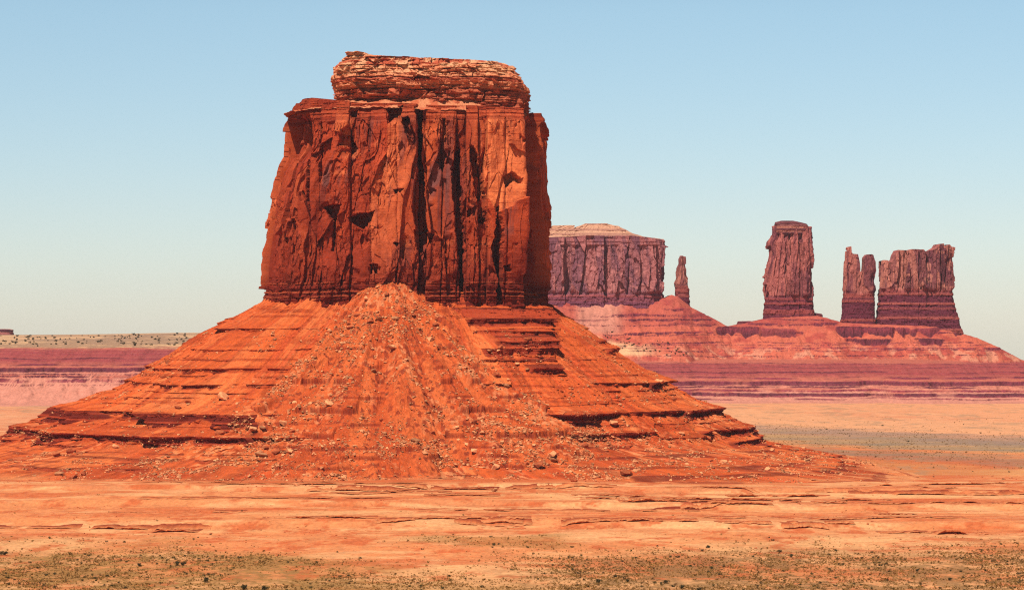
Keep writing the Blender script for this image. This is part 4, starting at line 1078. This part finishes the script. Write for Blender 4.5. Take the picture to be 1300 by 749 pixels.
tufts = [shrub_mesh(300 + i, 16, 0.7, 0.55, stems=False) for i in range(8)]
o = merge_instances('sagebrush', tufts, np.stack([Xq, Yq, Zq], -1)[rest], size[rest], RNG.uniform(0, 6.28, int(rest.sum())), M_GRASS)
tag(o, 'dry sage and grass tufts growing thickly over the foreground flat', 'sagebrush')
nf = 9000
Yf_ = 1.0 / RNG.uniform(1 / 3000.0, 1 / 1850.0, nf); pf = RNG.uniform(830, 1420, nf); Xf_ = px_x(pf, Yf_)
wf_ = HOR + F * EYE / Yf_ - 0.045 * np.clip(pf - 930, 0, 400)
kf = RNG.uniform(0, 1, nf) < 0.15 + 0.85 * sstep(530, 538, wf_) * sstep(592, 556, wf_) * sstep(-0.4, 0.3, fbm2(Xf_ / 60, Yf_ / 120, 3, 5201))
Xf_, Yf_ = Xf_[kf], Yf_[kf]
o = merge_instances('sagebrush', tufts, np.stack([Xf_, Yf_, ground_h(Xf_, Yf_)], -1), 0.35 + np.minimum(RNG.exponential(0.2, len(Xf_)), 0.9), RNG.uniform(0, 6.28, len(Xf_)), M_GRASS)
tag(o, 'grey olive brush dotted over the far flat right of the cone', 'sagebrush')

# ---- far junipers: on the plateau skyline, on the sandy slope below the mesa, on the far flat
JM = [mk('juniper_bush', shrub_mesh(500 + i, 130, 0.9, 0.28), M_SHRUB_DARK) for i in range(4)]
for k in range(150):
    px = RNG.uniform(0, 262) if k > 12 else RNG.uniform(-150, 0); t = RNG.uniform(0, 1) ** 0.8
    y = lerp(3750, 5500, t); x = px_x(px, y); z = float(far_h(np.array([x]), np.array([y]))[0])
    put_shrub('juniper', JM, x, y, z - 0.1, RNG.uniform(1.5, 3.4) * (1 + 0.3 * t), 'dark juniper bush among many on top of the plateau left of the butte', 'juniper', 'junipers on the plateau')
for k in range(60):
    px = RNG.uniform(735, 872); py = lerp(424, 446, (px - 735) / 130) + RNG.normal(0, 4.5)
    ys = np.arange(3640, 3960, 3.0); xs = px_x(px, ys); zs = far_h(xs, ys); pp = HOR - F * (zs - EYE) / ys
    j = np.argmin(np.abs(pp - py)); 
    put_shrub('juniper', JM, xs[j], ys[j], zs[j] - 0.1, RNG.uniform(1.2, 2.6), 'dark juniper bush among many on the sandy slope below the mesa', 'juniper', 'junipers below the mesa')
for k in range(46):
    px = RNG.uniform(900, 1300); py = RNG.uniform(532, 612)
    x, y, z = gpt(px, py); put_shrub('juniper', JM, x, y, z - 0.1, RNG.uniform(0.7, 1.6) * y / 2500, 'tiny dark bush dotted on the far flat right of the cone', 'bush', 'bushes on the far flat')

# ================================================================== HAZE
def haze(density=0.000012, col=(0.93, 0.90, 1.0), g=0.0):
    me = bpy.data.meshes.new('haze'); bm = bmesh.new(); bmesh.ops.create_cube(bm, size=1.0)
    z0, z1 = -330, 330
    for v in bm.verts: v.co = (v.co.x * 29000, v.co.y * 29000, lerp(z0, z1, v.co.z + 0.5))
    bm.to_mesh(me); bm.free()
    m = bpy.data.materials.new('haze_air'); m.use_nodes = True; nt = m.node_tree
    nt.nodes.remove(nt.nodes['Principled BSDF'])
    pv = nt.nodes.new('ShaderNodeVolumePrincipled'); pv.inputs['Density'].default_value = density
    pv.inputs['Color'].default_value = (*col, 1); pv.inputs['Anisotropy'].default_value = g
    nt.links.new(pv.outputs['Volume'], nt.nodes['Material Output'].inputs['Volume'])
    me.materials.append(m)
    o = bpy.data.objects.new('haze', me); COL.objects.link(o)
    tag(o, kind='stuff'); o['label'] = 'thin pale air that veils the far ridge'; o['category'] = 'haze'
haze()

# ================================================================== LIGHT, SKY, CAMERA
SUN_EL = math.radians(58); SUN_AZ = math.radians(180 + 27)     # compass angle from +Y; behind the camera, a little left
w = bpy.data.worlds.new('World'); scene.world = w; w.use_nodes = True
nt = w.node_tree; bg = nt.nodes['Background']; sky = nt.nodes.new('ShaderNodeTexSky'); sky.sky_type = 'NISHITA'
sky.sun_disc = False; sky.sun_elevation = SUN_EL; sky.sun_rotation = SUN_AZ
sky.altitude = 1700; sky.air_density = 1.0; sky.dust_density = 0.8; sky.ozone_density = 1.5
# the pale band of dusty air low over the desert, and the unseen zenith dimmed to cut ambient light
tc = nt.nodes.new('ShaderNodeTexCoord'); sx = nt.nodes.new('ShaderNodeSeparateXYZ'); cr = nt.nodes.new('ShaderNodeValToRGB')
nt.links.new(tc.outputs['Generated'], sx.inputs[0]); nt.links.new(sx.outputs['Z'], cr.inputs['Fac'])
els = cr.color_ramp.elements
els[0].position = 0.0; els[0].color = (0.66, 0.645, 0.665, 1); els[1].position = 0.9; els[1].color = (0.11, 0.12, 0.135, 1)
for p_, c_ in ((0.045, (0.70, 0.69, 0.685, 1)), (0.12, (0.76, 0.80, 0.74, 1)), (0.22, (0.36, 0.40, 0.42, 1)), (0.45, (0.17, 0.19, 0.21, 1))):
    e_ = els.new(p_); e_.color = c_
mul = nt.nodes.new('ShaderNodeMix'); mul.data_type = 'RGBA'; mul.blend_type = 'MULTIPLY'; mul.inputs['Factor'].default_value = 1
nt.links.new(sky.outputs['Color'], mul.inputs[6]); nt.links.new(cr.outputs['Color'], mul.inputs[7])
nt.links.new(mul.outputs[2], bg.inputs['Color']); bg.inputs['Strength'].default_value = 0.135
sd = bpy.data.lights.new('sun', 'SUN'); sd.energy = 5.0; sd.angle = math.radians(0.5); sd.color = (1.0, 0.95, 0.86)
so = bpy.data.objects.new('sun', sd); COL.objects.link(so)
import mathutils
dirv = mathutils.Vector((math.sin(SUN_AZ) * math.cos(SUN_EL), math.cos(SUN_AZ) * math.cos(SUN_EL), math.sin(SUN_EL)))
so.rotation_euler = (-dirv).to_track_quat('-Z', 'Y').to_euler(); so.location = dirv * 900

cam = bpy.data.cameras.new('camera'); co = bpy.data.objects.new('camera', cam); COL.objects.link(co); scene.camera = co
cam.sensor_width = 36; cam.lens = 36 * F / 1300; co.location = (0, 0, EYE); co.rotation_euler = (math.radians(90), 0, 0)
cam.shift_y = (HOR - 374.5) / 1300; cam.clip_start = 1; cam.clip_end = 60000
scene.view_settings.view_transform = 'Standard'; scene.view_settings.look = 'None'; scene.view_settings.exposure = 0.2; scene.view_settings.gamma = 1
scene.cycles.use_denoising = False; scene.cycles.filter_width = 1.15; scene.cycles.denoiser = 'OPENIMAGEDENOISE'; scene.cycles.denoising_input_passes = 'RGB_ALBEDO_NORMAL'; scene.cycles.denoising_prefilter = 'ACCURATE'; scene.cycles.max_bounces = 6; scene.cycles.diffuse_bounces = 1; scene.cycles.volume_bounces = 0
